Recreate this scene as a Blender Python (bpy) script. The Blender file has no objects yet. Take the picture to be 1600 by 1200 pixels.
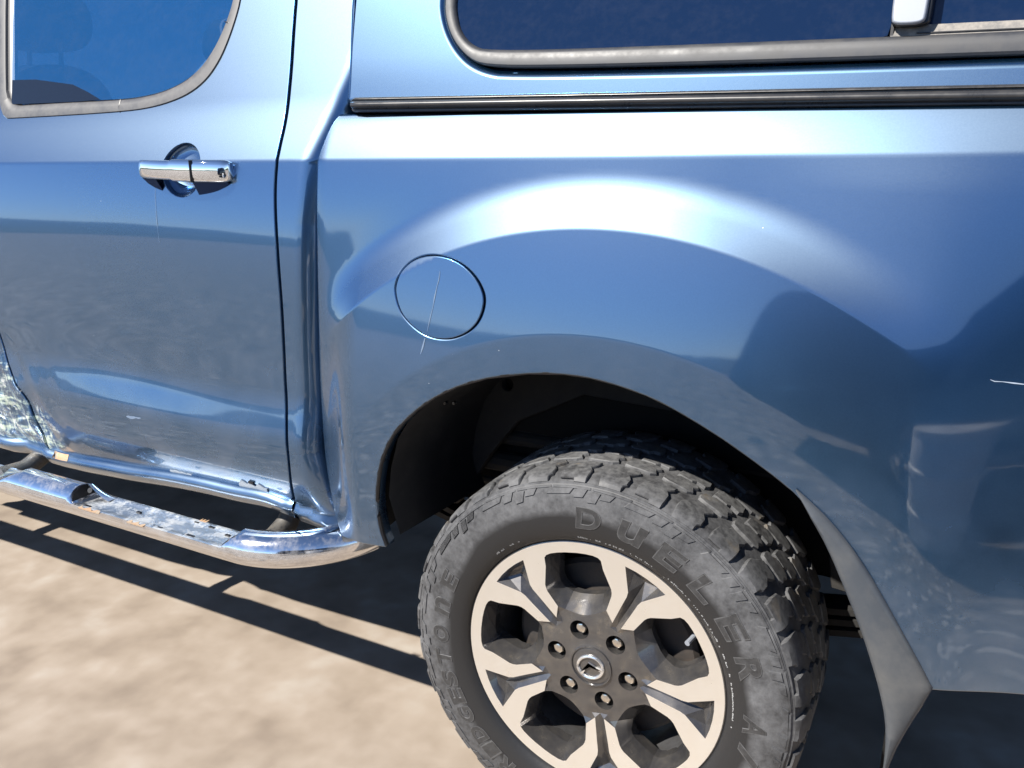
import bpy, bmesh, math, random
import numpy as np
from mathutils import Vector, Matrix, geometry as mgeo

# ---------------------------------------------------------------- camera
scene = bpy.context.scene
C = scene.collection
cam_data = bpy.data.cameras.new('camera')
cam = bpy.data.objects.new('camera', cam_data)
C.objects.link(cam)
YAW, PITCH, ROLL, FPX = 0.486916, 0.286273, -0.000521, 1357.48
cy, sy, cp, sp = math.cos(YAW), math.sin(YAW), math.cos(PITCH), math.sin(PITCH)
fwd = Vector((-sy * cp, cy * cp, -sp)); right = Vector((cy, sy, 0)); up = right.cross(fwd)
cam.matrix_world = Matrix(((right.x, up.x, -fwd.x, .50606), (right.y, up.y, -fwd.y, -1.24753),
                           (right.z, up.z, -fwd.z, .92339 + .382), (0, 0, 0, 1)))
cam_data.sensor_fit = 'HORIZONTAL'; cam_data.sensor_width = 36.0
cam_data.lens = FPX / 1600 * 36.0
cam_data.clip_start = .02; cam_data.clip_end = 2000
scene.camera = cam

# ---------------------------------------------------------------- sky, sun, exposure
SUN_TO = Vector((-.57, -.81, 1.0)).normalized()          # towards the sun
world = bpy.data.worlds.new('World'); scene.world = world; world.use_nodes = True
wn = world.node_tree.nodes; wl = world.node_tree.links
bg = wn['Background']
sky_t = wn.new('ShaderNodeTexSky'); sky_t.sky_type = 'NISHITA'; sky_t.sun_disc = False
sky_t.sun_elevation = math.asin(SUN_TO.z)
sky_t.sun_rotation = math.atan2(SUN_TO.x, SUN_TO.y)
sky_t.altitude = 2200; sky_t.air_density = .7; sky_t.dust_density = .05; sky_t.ozone_density = 2.2
wl.new(sky_t.outputs[0], bg.inputs[0]); bg.inputs[1].default_value = .10
sun_d = bpy.data.lights.new('sun', 'SUN'); sun_d.energy = 5.0; sun_d.angle = math.radians(.7); sun_d.color = (1, .95, .87)
sun = bpy.data.objects.new('sun', sun_d); C.objects.link(sun)
sun.rotation_euler = SUN_TO.to_track_quat('Z', 'Y').to_euler(); sun.location = (-2, -8, 10)
vs = scene.view_settings
scene.display_settings.display_device = 'sRGB'
vs.view_transform = 'Standard'; vs.look = 'None'; vs.gamma = 1.0; vs.use_curve_mapping = False
vs.exposure = 1.0
scene.cycles.max_bounces = 8; scene.cycles.sample_clamp_indirect = 8.0
rnd = random.Random(7)

# ---------------------------------------------------------------- materials
def mat(name, col=(.5,.5,.5), rough=.5, metal=0., coat=0., spec=.5, ior=1.5, coat_rough=.02):
    m = bpy.data.materials.new(name); m.use_nodes = True
    b = m.node_tree.nodes['Principled BSDF']
    b.inputs['Base Color'].default_value = (*col, 1); b.inputs['Roughness'].default_value = rough
    b.inputs['Metallic'].default_value = metal; b.inputs['Coat Weight'].default_value = coat
    b.inputs['Coat Roughness'].default_value = coat_rough; b.inputs['Specular IOR Level'].default_value = spec
    b.inputs['IOR'].default_value = ior
    return m
class NT:
    """tiny helper for wiring nodes"""
    def __init__(s, m):
        s.t = m.node_tree; s.n = s.t.nodes; s.l = s.t.links; s.b = s.n['Principled BSDF']
        s.geo = s.n.new('ShaderNodeNewGeometry')
    def pos(s, scale=(1,1,1), off=(0,0,0)):
        mp = s.n.new('ShaderNodeMapping'); mp.inputs['Scale'].default_value = scale; mp.inputs['Location'].default_value = off
        s.l.new(s.geo.outputs['Position'], mp.inputs['Vector']); return mp.outputs[0]
    def noise(s, vec, scale, detail=4, rough=.55, dist=0.):
        n = s.n.new('ShaderNodeTexNoise'); n.inputs['Scale'].default_value = scale; n.inputs['Detail'].default_value = detail
        n.inputs['Roughness'].default_value = rough; n.inputs['Distortion'].default_value = dist
        s.l.new(vec, n.inputs['Vector']); return n.outputs['Fac']
    def voro(s, vec, scale, feat='F1', out='Distance', rnd_=1.):
        n = s.n.new('ShaderNodeTexVoronoi'); n.feature = feat; n.inputs['Scale'].default_value = scale
        n.inputs['Randomness'].default_value = rnd_
        s.l.new(vec, n.inputs['Vector']); return n.outputs[out]
    def ramp(s, fac, stops):
        r = s.n.new('ShaderNodeValToRGB'); e = r.color_ramp.elements
        while len(e) < len(stops): e.new(.5)
        for k, (p, c) in zip(e, stops):
            k.position = p; k.color = (*c, 1) if len(c) == 3 else c
        s.l.new(fac, r.inputs[0]); return r.outputs[0]
    def rng(s, fac, a, b, c=0., d=1.):
        r = s.n.new('ShaderNodeMapRange'); r.clamp = True
        for i, v in zip((1, 2, 3, 4), (a, b, c, d)): r.inputs[i].default_value = v
        s.l.new(fac, r.inputs[0]); return r.outputs[0]
    def mix(s, fac, a, b):
        m = s.n.new('ShaderNodeMix'); m.data_type = 'RGBA'
        for sock, v in ((m.inputs[0], fac), (m.inputs[6], a), (m.inputs[7], b)):
            if hasattr(v, 'is_linked'): s.l.new(v, sock)
            elif isinstance(v, (int, float)): sock.default_value = v
            else: sock.default_value = (*v, 1)
        return m.outputs[2]
    def math(s, op, a, b=0., clamp=False):
        m = s.n.new('ShaderNodeMath'); m.operation = op; m.use_clamp = clamp
        for sock, v in ((m.inputs[0], a), (m.inputs[1], b)):
            if hasattr(v, 'is_linked'): s.l.new(v, sock)
            else: sock.default_value = v
        return m.outputs[0]
    def xyz(s):
        x = s.n.new('ShaderNodeSeparateXYZ'); s.l.new(s.geo.outputs['Position'], x.inputs[0]); return x.outputs
    def bump(s, h, strength=.3, dist=.01):
        b = s.n.new('ShaderNodeBump'); b.inputs['Strength'].default_value = strength; b.inputs['Distance'].default_value = dist
        s.l.new(h, b.inputs['Height']); s.l.new(b.outputs[0], s.b.inputs['Normal'])
    def set(s, key, out): s.l.new(out, s.b.inputs[key])
    def gauss(s, cx, cz, rx, rz):
        """soft blob in the x-z plane (world), 1 in the middle"""
        o = s.xyz()
        a = s.math('MULTIPLY', s.math('SUBTRACT', o[0], cx), 1 / rx); b = s.math('MULTIPLY', s.math('SUBTRACT', o[2], cz), 1 / rz)
        d = s.math('ADD', s.math('MULTIPLY', a, a), s.math('MULTIPLY', b, b))
        return s.rng(d, 1.0, 0.0)

PAINT = (.016, .094, .222)
def paint_mat(name, col, scrape=None, metal=.95, rough=.25, dust=.32, flake=(.73, .88, 1.0), flake_rough=.455, flake_w=.074):
    m = mat(name, col, rough, metal, 1.0, .5)
    m.node_tree.nodes['Principled BSDF'].inputs['Coat IOR'].default_value = 1.8
    m.node_tree.nodes['Principled BSDF'].inputs['Coat Roughness'].default_value = .045
    t = NT(m); o = t.xyz()
    # road dust low down and a few specks of mud: it sits on the paint
    n1 = t.noise(t.pos((1,1,1)), 9, 6, .6); n2 = t.noise(t.pos((1,1,1)), 60, 4, .6)
    low = t.rng(o[2], 1.05, .42)
    d = t.math('MULTIPLY', t.math('MULTIPLY', t.rng(n1, .35, .75), low), dust)
    sp = t.rng(t.voro(t.pos(), 38), .045, .03)
    spm = t.rng(t.noise(t.pos((1,1,1), (4, 2, 7)), 7, 2), .60, .64)
    sp = t.math('MULTIPLY', sp, spm)
    c = t.mix(d, col, (.30, .27, .23))
    c = t.mix(t.math('MULTIPLY', sp, .8), c, (.62, .60, .55))
    mt = t.math('MULTIPLY', t.math('SUBTRACT', 1., t.math('MAXIMUM', t.math('MULTIPLY', d, .9), sp)), metal)
    rg = t.math('ADD', t.math('MULTIPLY', d, .3), rough)
    ct = t.math('SUBTRACT', 1., t.math('MULTIPLY', sp, .9))
    if scrape:
        cx, cz, rx, rz, amt = scrape
        g = t.gauss(cx, cz, rx, rz)
        st = t.noise(t.pos((9, 9, 55), (1, 0, 0)), 1.0, 5, .7, 1.2)
        st2 = t.noise(t.pos((60, 20, 14), (3, 1, 0)), 1.0, 5, .7, 1.6)
        st3 = t.noise(t.pos((14, 14, 14), (8, 1, 0)), 1.0, 4, .7, 2.5)
        gg = t.math('MULTIPLY', g, amt)
        k = t.math('ADD', t.math('MULTIPLY', st, .40), t.math('ADD', t.math('MULTIPLY', st2, .35), t.math('MULTIPLY', st3, .25)))
        k = t.math('ADD', k, t.math('MULTIPLY', gg, .22))
        white = t.rng(k, .615, .70)
        white = t.math('MULTIPLY', white, t.rng(g, .02, .25))
        tint = t.ramp(st3, [(.3, (.33,.40,.46)), (.5, (.44,.52,.40)), (.60, (.52,.54,.53)), (.74, (.34,.24,.09))])
        c = t.mix(white, c, tint)
        mt = t.math('MULTIPLY', mt, t.math('SUBTRACT', 1., white))
        ct = t.math('MULTIPLY', ct, t.math('SUBTRACT', 1., t.math('MULTIPLY', white, .8)))
        rg = t.math('ADD', rg, t.math('MULTIPLY', white, .2))
    t.set('Base Color', c); t.set('Metallic', mt); t.set('Roughness', rg); t.set('Coat Weight', ct)
    # metal flakes lying at many angles under the clear coat: a soft lobe that dies off quickly
    g2 = t.n.new('ShaderNodeBsdfAnisotropic') if False else t.n.new('ShaderNodeBsdfGlossy')
    g2.distribution = 'BECKMANN'; g2.inputs['Color'].default_value = (*flake, 1)
    fn = t.noise(t.pos(), 700, 2, .6)
    t.l.new(t.rng(fn, .3, .7, flake_rough - .015, flake_rough + .015), g2.inputs['Roughness'])
    mx = t.n.new('ShaderNodeMixShader')
    fw = t.rng(t.noise(t.pos((1,1,1), (5,5,5)), 420, 2, .6), .3, .7, flake_w * .94, flake_w * 1.06)
    t.l.new(t.math('MULTIPLY', fw, mt), mx.inputs[0])
    t.l.new(t.b.outputs[0], mx.inputs[1]); t.l.new(g2.outputs[0], mx.inputs[2])
    out = [k for k in t.n if k.type == 'OUTPUT_MATERIAL'][0]; t.l.new(mx.outputs[0], out.inputs[0])
    return m
M = {}
M['paint'] = paint_mat('blue_paint', PAINT)
M['paint_door'] = paint_mat('blue_paint_scraped', PAINT, (-1.50, .54, .13, .19, .8))
M['paint_front'] = paint_mat('blue_paint_crushed', PAINT, (-1.66, .56, .34, .34, .75))
M['paint_can'] = paint_mat('blue_paint_canopy', (.018, .11, .26), dust=.1, flake=(.66, .86, .98), flake_w=.072, flake_rough=.46)
M['black'] = mat('black_plastic', (.012,.012,.013), .55)
M['void'] = mat('dark_underseal', (.014,.0135,.013), .8)
M['seal'] = mat('black_rubber_seal', (.010,.010,.012), .35)
def dusty(name, col, dustc, scale, lo, hi, rough, spec=.5, bump=0., coat=0.):
    m = mat(name, col, rough, 0, coat, spec); t = NT(m)
    n = t.noise(t.pos(), scale, 6, .65); n2 = t.noise(t.pos((1,1,1),(5,5,5)), scale * 6, 4, .6)
    k = t.math('ADD', t.math('MULTIPLY', n, .7), t.math('MULTIPLY', n2, .3))
    t.set('Base Color', t.mix(t.rng(k, lo, hi), col, dustc))
    t.set('Roughness', t.rng(k, .3, .7, rough - .08, rough + .12))
    if bump: t.bump(n2, bump, .002)
    return m
M['weather'] = dusty('grey_weathered_rubber', (.060,.060,.064), (.115,.112,.108), 20, .4, .75, .5)
M['frame'] = dusty('grey_window_rubber', (.030,.032,.038), (.060,.058,.056), 18, .42, .8, .48)
M['sillgrit'] = dusty('dusty_window_track', (.13,.125,.12), (.27,.245,.215), 40, .4, .62, .7)
M['rail'] = dusty('dark_rub_rail', (.030,.030,.032), (.055,.052,.05), 30, .45, .8, .30)
M['liner'] = dusty('dusty_black_liner', (.009,.009,.010), (.032,.03,.027), 12, .45, .75, .75)
M['under'] = dusty('dusty_underbody', (.012,.012,.012), (.042,.037,.032), 6, .4, .7, .85)
M['flap'] = dusty('grey_flap_plastic', (.065,.072,.082), (.14,.137,.13), 5, .45, .85, .28, 0., 0, .4)
# chrome with scuffs
def chrome(name, rough, dirt, dirtc=(.30,.25,.19), base=(.78,.78,.80)):
    m = mat(name, base, rough, 1.0); t = NT(m)
    n = t.noise(t.pos(), 22, 6, .65); n2 = t.noise(t.pos((1,1,1),(3,3,3)), 160, 3, .6)
    k = t.math('MULTIPLY', t.rng(t.math('ADD', t.math('MULTIPLY', n, .75), t.math('MULTIPLY', n2, .25)), .47, .62), dirt)
    t.set('Base Color', t.mix(k, base, dirtc)); t.set('Metallic', t.math('SUBTRACT', 1., t.math('MULTIPLY', k, .8)))
    t.set('Roughness', t.math('ADD', t.math('MULTIPLY', k, .35), rough))
    t.bump(n, .025, .004)
    return m
M['chrome'] = mat('chrome', (.85,.86,.88), .025, 1.0)
M['step'] = chrome('scuffed_step_chrome', .09, .22)
M['steppad'] = chrome('bare_step_pad_metal', .34, .7, (.36,.36,.35), (.62,.64,.66))
# orange rust tint on pad
M['rust'] = dusty('orange_rust', (.42,.24,.12), (.33,.27,.20), 60, .4, .6, .6)
M['bracket'] = chrome('dusty_bracket', .5, .9, (.09,.08,.065), (.16,.155,.15))
# wheel
M['machined'] = mat('machined_alloy', (.90,.87,.81), .34, .85, .5, coat_rough=.06)
t = NT(M['machined'])
r_ = t.noise(t.pos((1,1,1)), 40, 4, .6)
t.set('Roughness', t.rng(r_, .3, .7, .27, .38))
M['gunmetal'] = mat('gunmetal_spoke', (.085,.083,.085), .26, .6, 1., coat_rough=.06)
t = NT(M['gunmetal'])
r_ = t.noise(t.pos(), 45, 5, .65)
t.set('Base Color', t.ramp(r_, [(.35, (.075,.073,.076)), (.6, (.115,.108,.102)), (.72, (.17,.15,.125))]))
M['barrel'] = dusty('brushed_barrel', (.12,.12,.125), (.05,.045,.04), 12, .4, .7, .45)
M['barrel'].node_tree.nodes['Principled BSDF'].inputs['Metallic'].default_value = .6
M['nut'] = mat('chrome_nut', (.72,.68,.62), .14, 1.0)
M['drum'] = dusty('brake_drum', (.022,.021,.021), (.06,.045,.035), 14, .4, .7, .7)
# tyre: dark clean band near the rim, dusty outer sidewall, tan-stained lugs
def rubber(name, cx=0.0):
    m = mat(name, (.022,.022,.023), .55, 0, 0, .45); t = NT(m)
    tc = t.n.new('ShaderNodeTexCoord')
    sx = t.n.new('ShaderNodeSeparateXYZ'); t.l.new(tc.outputs['Object'], sx.inputs[0])
    o = sx.outputs
    r2 = t.math('SQRT', t.math('ADD', t.math('MULTIPLY', o[0], o[0]), t.math('MULTIPLY', o[2], o[2])))
    def ob(scale, off=(0,0,0)):
        mp = t.n.new('ShaderNodeMapping'); mp.inputs['Scale'].default_value = scale; mp.inputs['Location'].default_value = off
        t.l.new(tc.outputs['Object'], mp.inputs['Vector']); return mp.outputs[0]
    n = t.noise(ob((1,1,1)), 11, 6, .65); nf = t.noise(ob((1,1,1),(2,4,1)), 90, 4, .7); nb = t.noise(ob((1,1,1),(7,1,3)), 5, 3, .5)
    edge = t.math('ADD', r2, t.math('MULTIPLY', t.math('SUBTRACT', nb, .5), .05))
    outer = t.rng(edge, .288, .302)
    k = t.math('MULTIPLY', outer, t.rng(t.math('ADD', t.math('MULTIPLY', n, .6), t.math('MULTIPLY', nf, .4)), .32, .68))
    c = t.mix(k, (.018,.018,.019), (.125,.126,.131))
    tread = t.rng(r2, .364, .372)
    tan = t.math('MULTIPLY', tread, t.rng(t.noise(ob((1,1,1),(1,9,2)), 17, 3, .5), .60, .72))
    c = t.mix(t.math('MULTIPLY', tan, .5), c, (.24,.18,.10))
    c = t.mix(t.math('MULTIPLY', tread, t.rng(nf, .4, .7, 0, .5)), c, (.15,.15,.145))
    t.set('Base Color', c); t.set('Roughness', t.rng(k, 0, 1, .42, .78))
    t.bump(nf, .25, .0015)
    return m
M['rubber'] = rubber('tyre_rubber')
M['pull_shadow'] = mat('navy_handle_shadow', (.012,.030,.085), .7, 0, 0, .2)  # shadow tone for the pieces under the door handle
M['flange'] = dusty('scraped_grey_flange', (.22,.26,.31), (.33,.36,.40), 50, .4, .65, .4)
M['emblem'] = mat('bright_emblem', (.88,.88,.88), .22, .9)
M['letter'] = dusty('raised_rubber_letter', (.026,.026,.027), (.055,.055,.056), 60, .4, .7, .42)
M['ridge'] = dusty('letter_ridge', (.062,.062,.064), (.10,.10,.10), 60, .4, .7, .5)
# glass
def glass(name, col, ior, rough=.0, grime=0.):
    m = mat(name, col, rough, 0, 0, .5, ior); t = NT(m)
    if grime:
        n = t.noise(t.pos((1,1,2)), 12, 6, .7); n2 = t.noise(t.pos((1,1,1),(3,3,3)), 90, 3, .6)
        k = t.math('MULTIPLY', t.rng(t.math('ADD', t.math('MULTIPLY', n, .6), t.math('MULTIPLY', n2, .4)), .45, .75), grime)
        t.set('Base Color', t.mix(k, col, (.25,.25,.25)))
        t.set('Roughness', t.rng(k, 0, .5, rough, rough + .15))
    return m
M['door_glass'] = glass('tinted_door_glass', (.004,.055,.17), 1.75, 0, .05)
t = NT(M['door_glass'])
tr = t.n.new('ShaderNodeBsdfTransparent'); tr.inputs[0].default_value = (.45, .60, .80, 1)
mxg = t.n.new('ShaderNodeMixShader'); mxg.inputs[0].default_value = .25
t.l.new(t.b.outputs[0], mxg.inputs[1]); t.l.new(tr.outputs[0], mxg.inputs[2])
t.l.new(mxg.outputs[0], [k for k in t.n if k.type == 'OUTPUT_MATERIAL'][0].inputs[0])
M['can_glass'] = glass('dark_canopy_glass', (.004,.014,.045), 1.5, .02, .035)
M['latch'] = mat('silver_grey_latch', (.27,.29,.33), .42, .2)
M['void'].node_tree.nodes['Principled BSDF'].inputs['Specular IOR Level'].default_value = .1
M['seat'] = mat('grey_seat_cloth', (.16,.16,.165), .85)

# ---------------------------------------------------------------- object helpers
def ob(name, me, parent=None, **props):
    o = bpy.data.objects.new(name, me); C.objects.link(o)
    if parent is not None: o.parent = parent
    for k, v in props.items(): o[k] = v
    return o
def mesh(name, verts, faces, mats, smooth=True, mi=None, normals=None, angle=None):
    me = bpy.data.meshes.new(name)
    me.from_pydata([tuple(map(float, v)) for v in verts], [], [tuple(int(i) for i in f) for f in faces])
    for m in (mats if isinstance(mats, (list, tuple)) else [mats]): me.materials.append(m)
    if mi is not None: me.polygons.foreach_set('material_index', [int(i) for i in mi])
    me.polygons.foreach_set('use_smooth', [smooth] * len(me.polygons))
    me.update()
    if normals is not None: me.normals_split_custom_set_from_vertices([tuple(map(float, n)) for n in normals])
    elif angle is not None and smooth: me.set_sharp_from_angle(angle=math.radians(angle))
    return me
class MB:
    """collects shapes into one mesh"""
    def __init__(s): s.v = []; s.f = []; s.m = []
    def add(s, v, f, mi=0):
        b = len(s.v); s.v += [tuple(p) for p in v]; s.f += [tuple(i + b for i in q) for q in f]; s.m += [mi] * len(f)
    def box(s, x0, x1, y0, y1, z0, z1, mi=0, mtx=None):
        v = [Vector((x, y, z)) for z in (z0, z1) for y in (y0, y1) for x in (x0, x1)]
        if mtx is not None: v = [mtx @ p for p in v]
        s.add(v, [(0,2,3,1), (4,5,7,6), (0,1,5,4), (2,6,7,3), (0,4,6,2), (1,3,7,5)], mi)
    def tube(s, path, r, n=12, mi=0, cap=True, flat=None):
        rings = []; P = [Vector(p) for p in path]
        for i, p in enumerate(P):
            d = (P[min(i+1, len(P)-1)] - P[max(i-1, 0)]).normalized()
            a = d.cross(Vector((0,0,1)))
            if a.length < .05: a = d.cross(Vector((0,1,0)))
            a.normalize(); b = a.cross(d).normalized()
            rr = r[i] if isinstance(r, (list, tuple)) else r
            rings.append([p + (a * math.cos(2*math.pi*k/n) + b * math.sin(2*math.pi*k/n)) * rr for k in range(n)])
        v = [q for R in rings for q in R]; f = []
        for i in range(len(P) - 1):
            for k in range(n):
                f.append((i*n+k, i*n+(k+1) % n, (i+1)*n+(k+1) % n, (i+1)*n+k))
        if cap: f += [tuple(range(n-1, -1, -1)), tuple((len(P)-1)*n + k for k in range(n))]
        s.add(v, f, mi)
    def prism(s, poly, fn0, fn1, mi=0, mside=None):
        """poly: list of 2d points, fn0 / fn1 map a point to the front / back 3d position"""
        n = len(poly); v = [fn0(*p) for p in poly] + [fn1(*p) for p in poly]
        s.add(v, [tuple(range(n))], mi)
        s.add(v, [(k, k + n, (k+1) % n + n, (k+1) % n) for k in range(n)], mi if mside is None else mside)
    def build(s, name, mats, parent=None, smooth=True, angle=35, **props):
        return ob(name, mesh(name, s.v, s.f, mats, smooth, s.m, None, angle), parent, **props)
def hub(v): return [(p[0], p[1], p[2] + H) for p in v]

# ---------------------------------------------------------------- panels cut out of the body surface
def pin(P, poly):
    x, z = P[:, 0], P[:, 1]; c = np.zeros(len(P), bool)
    n = len(poly)
    for i in range(n):
        x0, z0 = poly[i]; x1, z1 = poly[(i + 1) % n]
        if z0 == z1: continue
        k = ((z0 > z) != (z1 > z)) & (x < (x1 - x0) * (z - z0) / (z1 - z0) + x0)
        c ^= k
    return c
def dense(poly, step, closed=True):
    P = [np.array(p, float) for p in poly]; out = []
    n = len(P)
    for i in range(n if closed else n - 1):
        a, b = P[i], P[(i + 1) % n]; k = max(1, int(math.ceil(np.linalg.norm(b - a) / step)))
        for j in range(k): out.append(a + (b - a) * j / k)
    if not closed: out.append(P[-1])
    return np.array(out)
def smooth_line(pts, it=2, closed=False):
    P = np.array(pts, float)
    for _ in range(it):
        Q = []
        n = len(P)
        for i in range(n if closed else n - 1):
            a, b = P[i], P[(i + 1) % n]
            Q += [a * .75 + b * .25, a * .25 + b * .75]
        if not closed: Q = [P[0]] + Q + [P[-1]]
        P = np.array(Q)
    return P
def grad_normal(G, X, Z):
    e = .0015
    gx = (G(X + e, Z) - G(X - e, Z)) / (2 * e); gz = (G(X, Z + e) - G(X, Z - e)) / (2 * e)
    n = np.stack([gx, -np.ones_like(gx), gz], 1)
    return n / np.linalg.norm(n, axis=1)[:, None]
def panel(name, outline, G, m, parent, holes=(), step=.010, extra=None, lines=(), skirt=.022, rad=.0022, edge=.007, keep=None, rim=True, **props):
    loops = [dense(outline, edge)] + [dense(h, edge) for h in holes]
    def area(p): return .5 * np.sum(p[:, 0] * np.roll(p[:, 1], -1) - np.roll(p[:, 0], -1) * p[:, 1])
    loops = [l if (area(l) > 0) == (i == 0) else l[::-1] for i, l in enumerate(loops)]
    lo = loops[0].min(0); hi = loops[0].max(0)
    gx, gz = np.meshgrid(np.arange(lo[0], hi[0], step), np.arange(lo[1], hi[1], step * .866))
    gx = gx + (np.arange(gx.shape[0]) % 2)[:, None] * step * .5
    P = np.stack([gx.ravel(), gz.ravel()], 1)
    if extra is not None: P = np.concatenate([P, extra])
    ok = pin(P, loops[0])
    for h in loops[1:]: ok &= ~pin(P, h)
    P = P[ok]
    B = np.concatenate(loops)
    # keep clear of the boundary
    ok = np.ones(len(P), bool)
    for s in range(0, len(P), 4000):
        q = P[s:s+4000]; d2 = ((q[:, None, :] - B[None]) ** 2).sum(2).min(1); ok[s:s+4000] = d2 > (edge * .55) ** 2
    P = P[ok]
    # feature lines (creases) become edges of the mesh
    Lp = []; Le = []
    for ln in lines:
        q = dense(ln, edge, False); k = pin(q, loops[0])
        for h in loops[1:]: k &= ~pin(q, h)
        k &= np.array([((B - p) ** 2).sum(1).min() > (edge * .45) ** 2 for p in q])
        o0 = len(B) + len(Lp)
        idx = -np.ones(len(q), int)
        for i in range(len(q)):
            if k[i]: idx[i] = len(B) + len(Lp); Lp.append(q[i])
        Le += [(idx[i], idx[i+1]) for i in range(len(q) - 1) if idx[i] >= 0 and idx[i+1] >= 0]
    if Lp:
        Lp = np.array(Lp); ok = np.ones(len(P), bool)
        for s in range(0, len(P), 4000):
            q = P[s:s+4000]; ok[s:s+4000] = ((q[:, None, :] - Lp[None]) ** 2).sum(2).min(1) > (edge * .6) ** 2
        P = P[ok]
    else: Lp = np.zeros((0, 2))
    allp = np.concatenate([B, Lp, P]); edges = [(int(a), int(b)) for a, b in Le]; b = 0
    for l in loops:
        n = len(l); edges += [(b + i, b + (i + 1) % n) for i in range(n)]; b += n
    V2, E2, F2, ov, oe, of = mgeo.delaunay_2d_cdt([Vector(p) for p in allp], edges, [], 0, 1e-7)
    V2 = np.array([tuple(v) for v in V2]); F2 = np.array([f for f in F2 if len(f) == 3])
    cen = V2[F2].mean(1); ok = pin(cen, loops[0])
    for h in loops[1:]: ok &= ~pin(cen, h)
    F2 = F2[ok]
    a, b_, c = V2[F2[:, 0]], V2[F2[:, 1]], V2[F2[:, 2]]
    ar = (b_[:,0]-a[:,0])*(c[:,1]-a[:,1]) - (b_[:,1]-a[:,1])*(c[:,0]-a[:,0])
    F2 = F2[np.abs(ar) > 1e-10]; ar = ar[np.abs(ar) > 1e-10]
    F2 = np.where((ar > 0)[:, None], F2, F2[:, ::-1])      # counter-clockwise in x-z = facing -y
    X, Z = V2[:, 0], V2[:, 1]; Y = G(X, Z); N = grad_normal(G, X, Z)
    verts = [np.stack([X, Y, Z], 1)]; nor = [N]; faces = F2.tolist(); base = len(V2)
    if rim:
        for l in loops:
            n = len(l); t = np.roll(l, -1, 0) - np.roll(l, 1, 0); t /= np.linalg.norm(t, axis=1)[:, None]
            o2 = np.stack([t[:, 1], -t[:, 0]], 1)          # outward from the panel
            Yl = G(l[:, 0], l[:, 1]); Nl = grad_normal(G, l[:, 0], l[:, 1]); O3 = np.stack([o2[:, 0], np.zeros(n), o2[:, 1]], 1)
            rings = []
            for off, dep, w in ((0, 0, 0), (.55*rad, .22*rad, .5), (rad, rad, .92), (rad, skirt, 1.)):
                rings.append((np.stack([l[:, 0] + o2[:, 0]*off, Yl + dep, l[:, 1] + o2[:, 1]*off], 1), Nl*(1-w) + O3*w))
            for i, (rv, rn) in enumerate(rings):
                verts.append(rv); nor.append(rn / np.linalg.norm(rn, axis=1)[:, None])
                if i:
                    p0 = base + (i-1)*n; p1 = base + i*n
                    for k in range(n):
                        k2 = (k + 1) % n; faces.append((p0 + k, p1 + k, p1 + k2, p0 + k2))
            base += 4 * n
    V = np.concatenate(verts); Nn = np.concatenate(nor)
    me = mesh(name, hub(V), faces, m, True, None, Nn)
    return ob(name, me, parent, **props)

# ---------------------------------------------------------------- body side surface
# x runs to the rear of the truck, z is height above the wheel hub, the result is y (into the truck positive)
H = 0.382                                   # hub height above the ground
def _integ(knots, z0, y0):
    zs = np.arange(-0.2, 1.7, 0.001)
    kz = np.array([k[0] for k in knots]); kt = np.array([k[1] for k in knots])
    t = np.tan(np.radians(np.interp(zs, kz, kt)))
    y = np.cumsum(t) * 0.001
    return zs, y - np.interp(z0, zs, y) + y0
DOOR_K = [(-.2,-28),(.10,-26),(.16,-22),(.21,-15),(.26,-4),(.300,1),(.313,6),(.335,13),(.37,14),(.40,8.5),(.42,3),(.47,1),(.62,2),(.70,3.5),(.735,5.5),(.80,7.5),
          (.857,9),(.860,10),(.866,25),(.90,27),(.93,28),(.95,26),(.98,21),(1.2,20),(1.7,24)]
TUB_K = [(-.2,-8),(.10,-5),(.25,-1),(.40,2.0),(.55,3.2),(.75,4.5),(.857,8),(.860,9),(.866,24),(.90,27),(.925,30),(.945,42),(1.7,45)]
_DZ, _DY = _integ(DOOR_K, .84, .036)
_TZ, _TY = _integ(TUB_K, .84, .046)
CAN_K = [(-.2,12),(1.0,12),(1.05,14),(1.7,18)]
_CZ, _CY = _integ(CAN_K, .96, .088)
def sstep(a, b, v):
    t = np.clip((v - a) / (b - a), 0, 1)
    return t * t * (3 - 2 * t)
def crease_z(x):
    return .881 + .024 * np.clip(x, -2.2, .8)
def dent(x, z):
    # crushed corner where the two doors meet at the sill
    x = np.asarray(x, float); z = np.asarray(z, float)
    d = np.hypot((x + 1.585) / .17, (z - .20) / .15)
    w = np.exp(-d ** 2 * 1.3)
    n = np.sin(x * 61 + z * 37) * .5 + np.sin(x * 33 - z * 71 + 1.3) * .35 + np.sin(x * 121 + z * 95) * .18
    ridge = np.exp(-(((x + 1.505) + (z - .2) * .25) / .022) ** 2) * np.exp(-((z - .20) / .085) ** 2)
    fr = sstep(-1.50, -1.62, x)
    return .020 * w + (.006 + .005 * fr) * w * n + .0025 * fr * w * np.sin(x * 170 - z * 60) * np.sin(z * 150 + x * 40) - .013 * ridge
def y_door(x, z):
    x = np.asarray(x, float); z = np.asarray(z, float)
    zz = z - np.where(z > .5, 1., np.clip((z - .3) / .2, 0, 1)) * (crease_z(x) - .862)
    wav = .0014 * np.sin(x * 5.1 + 1.0) * np.exp(-((z - .5) / .22) ** 2) + .0012 * np.sin(x * 9 + z * 12) * np.exp(-((z - .40) / .07) ** 2)
    return np.interp(zz, _DZ, _DY) + dent(x, z) + wav
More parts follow.
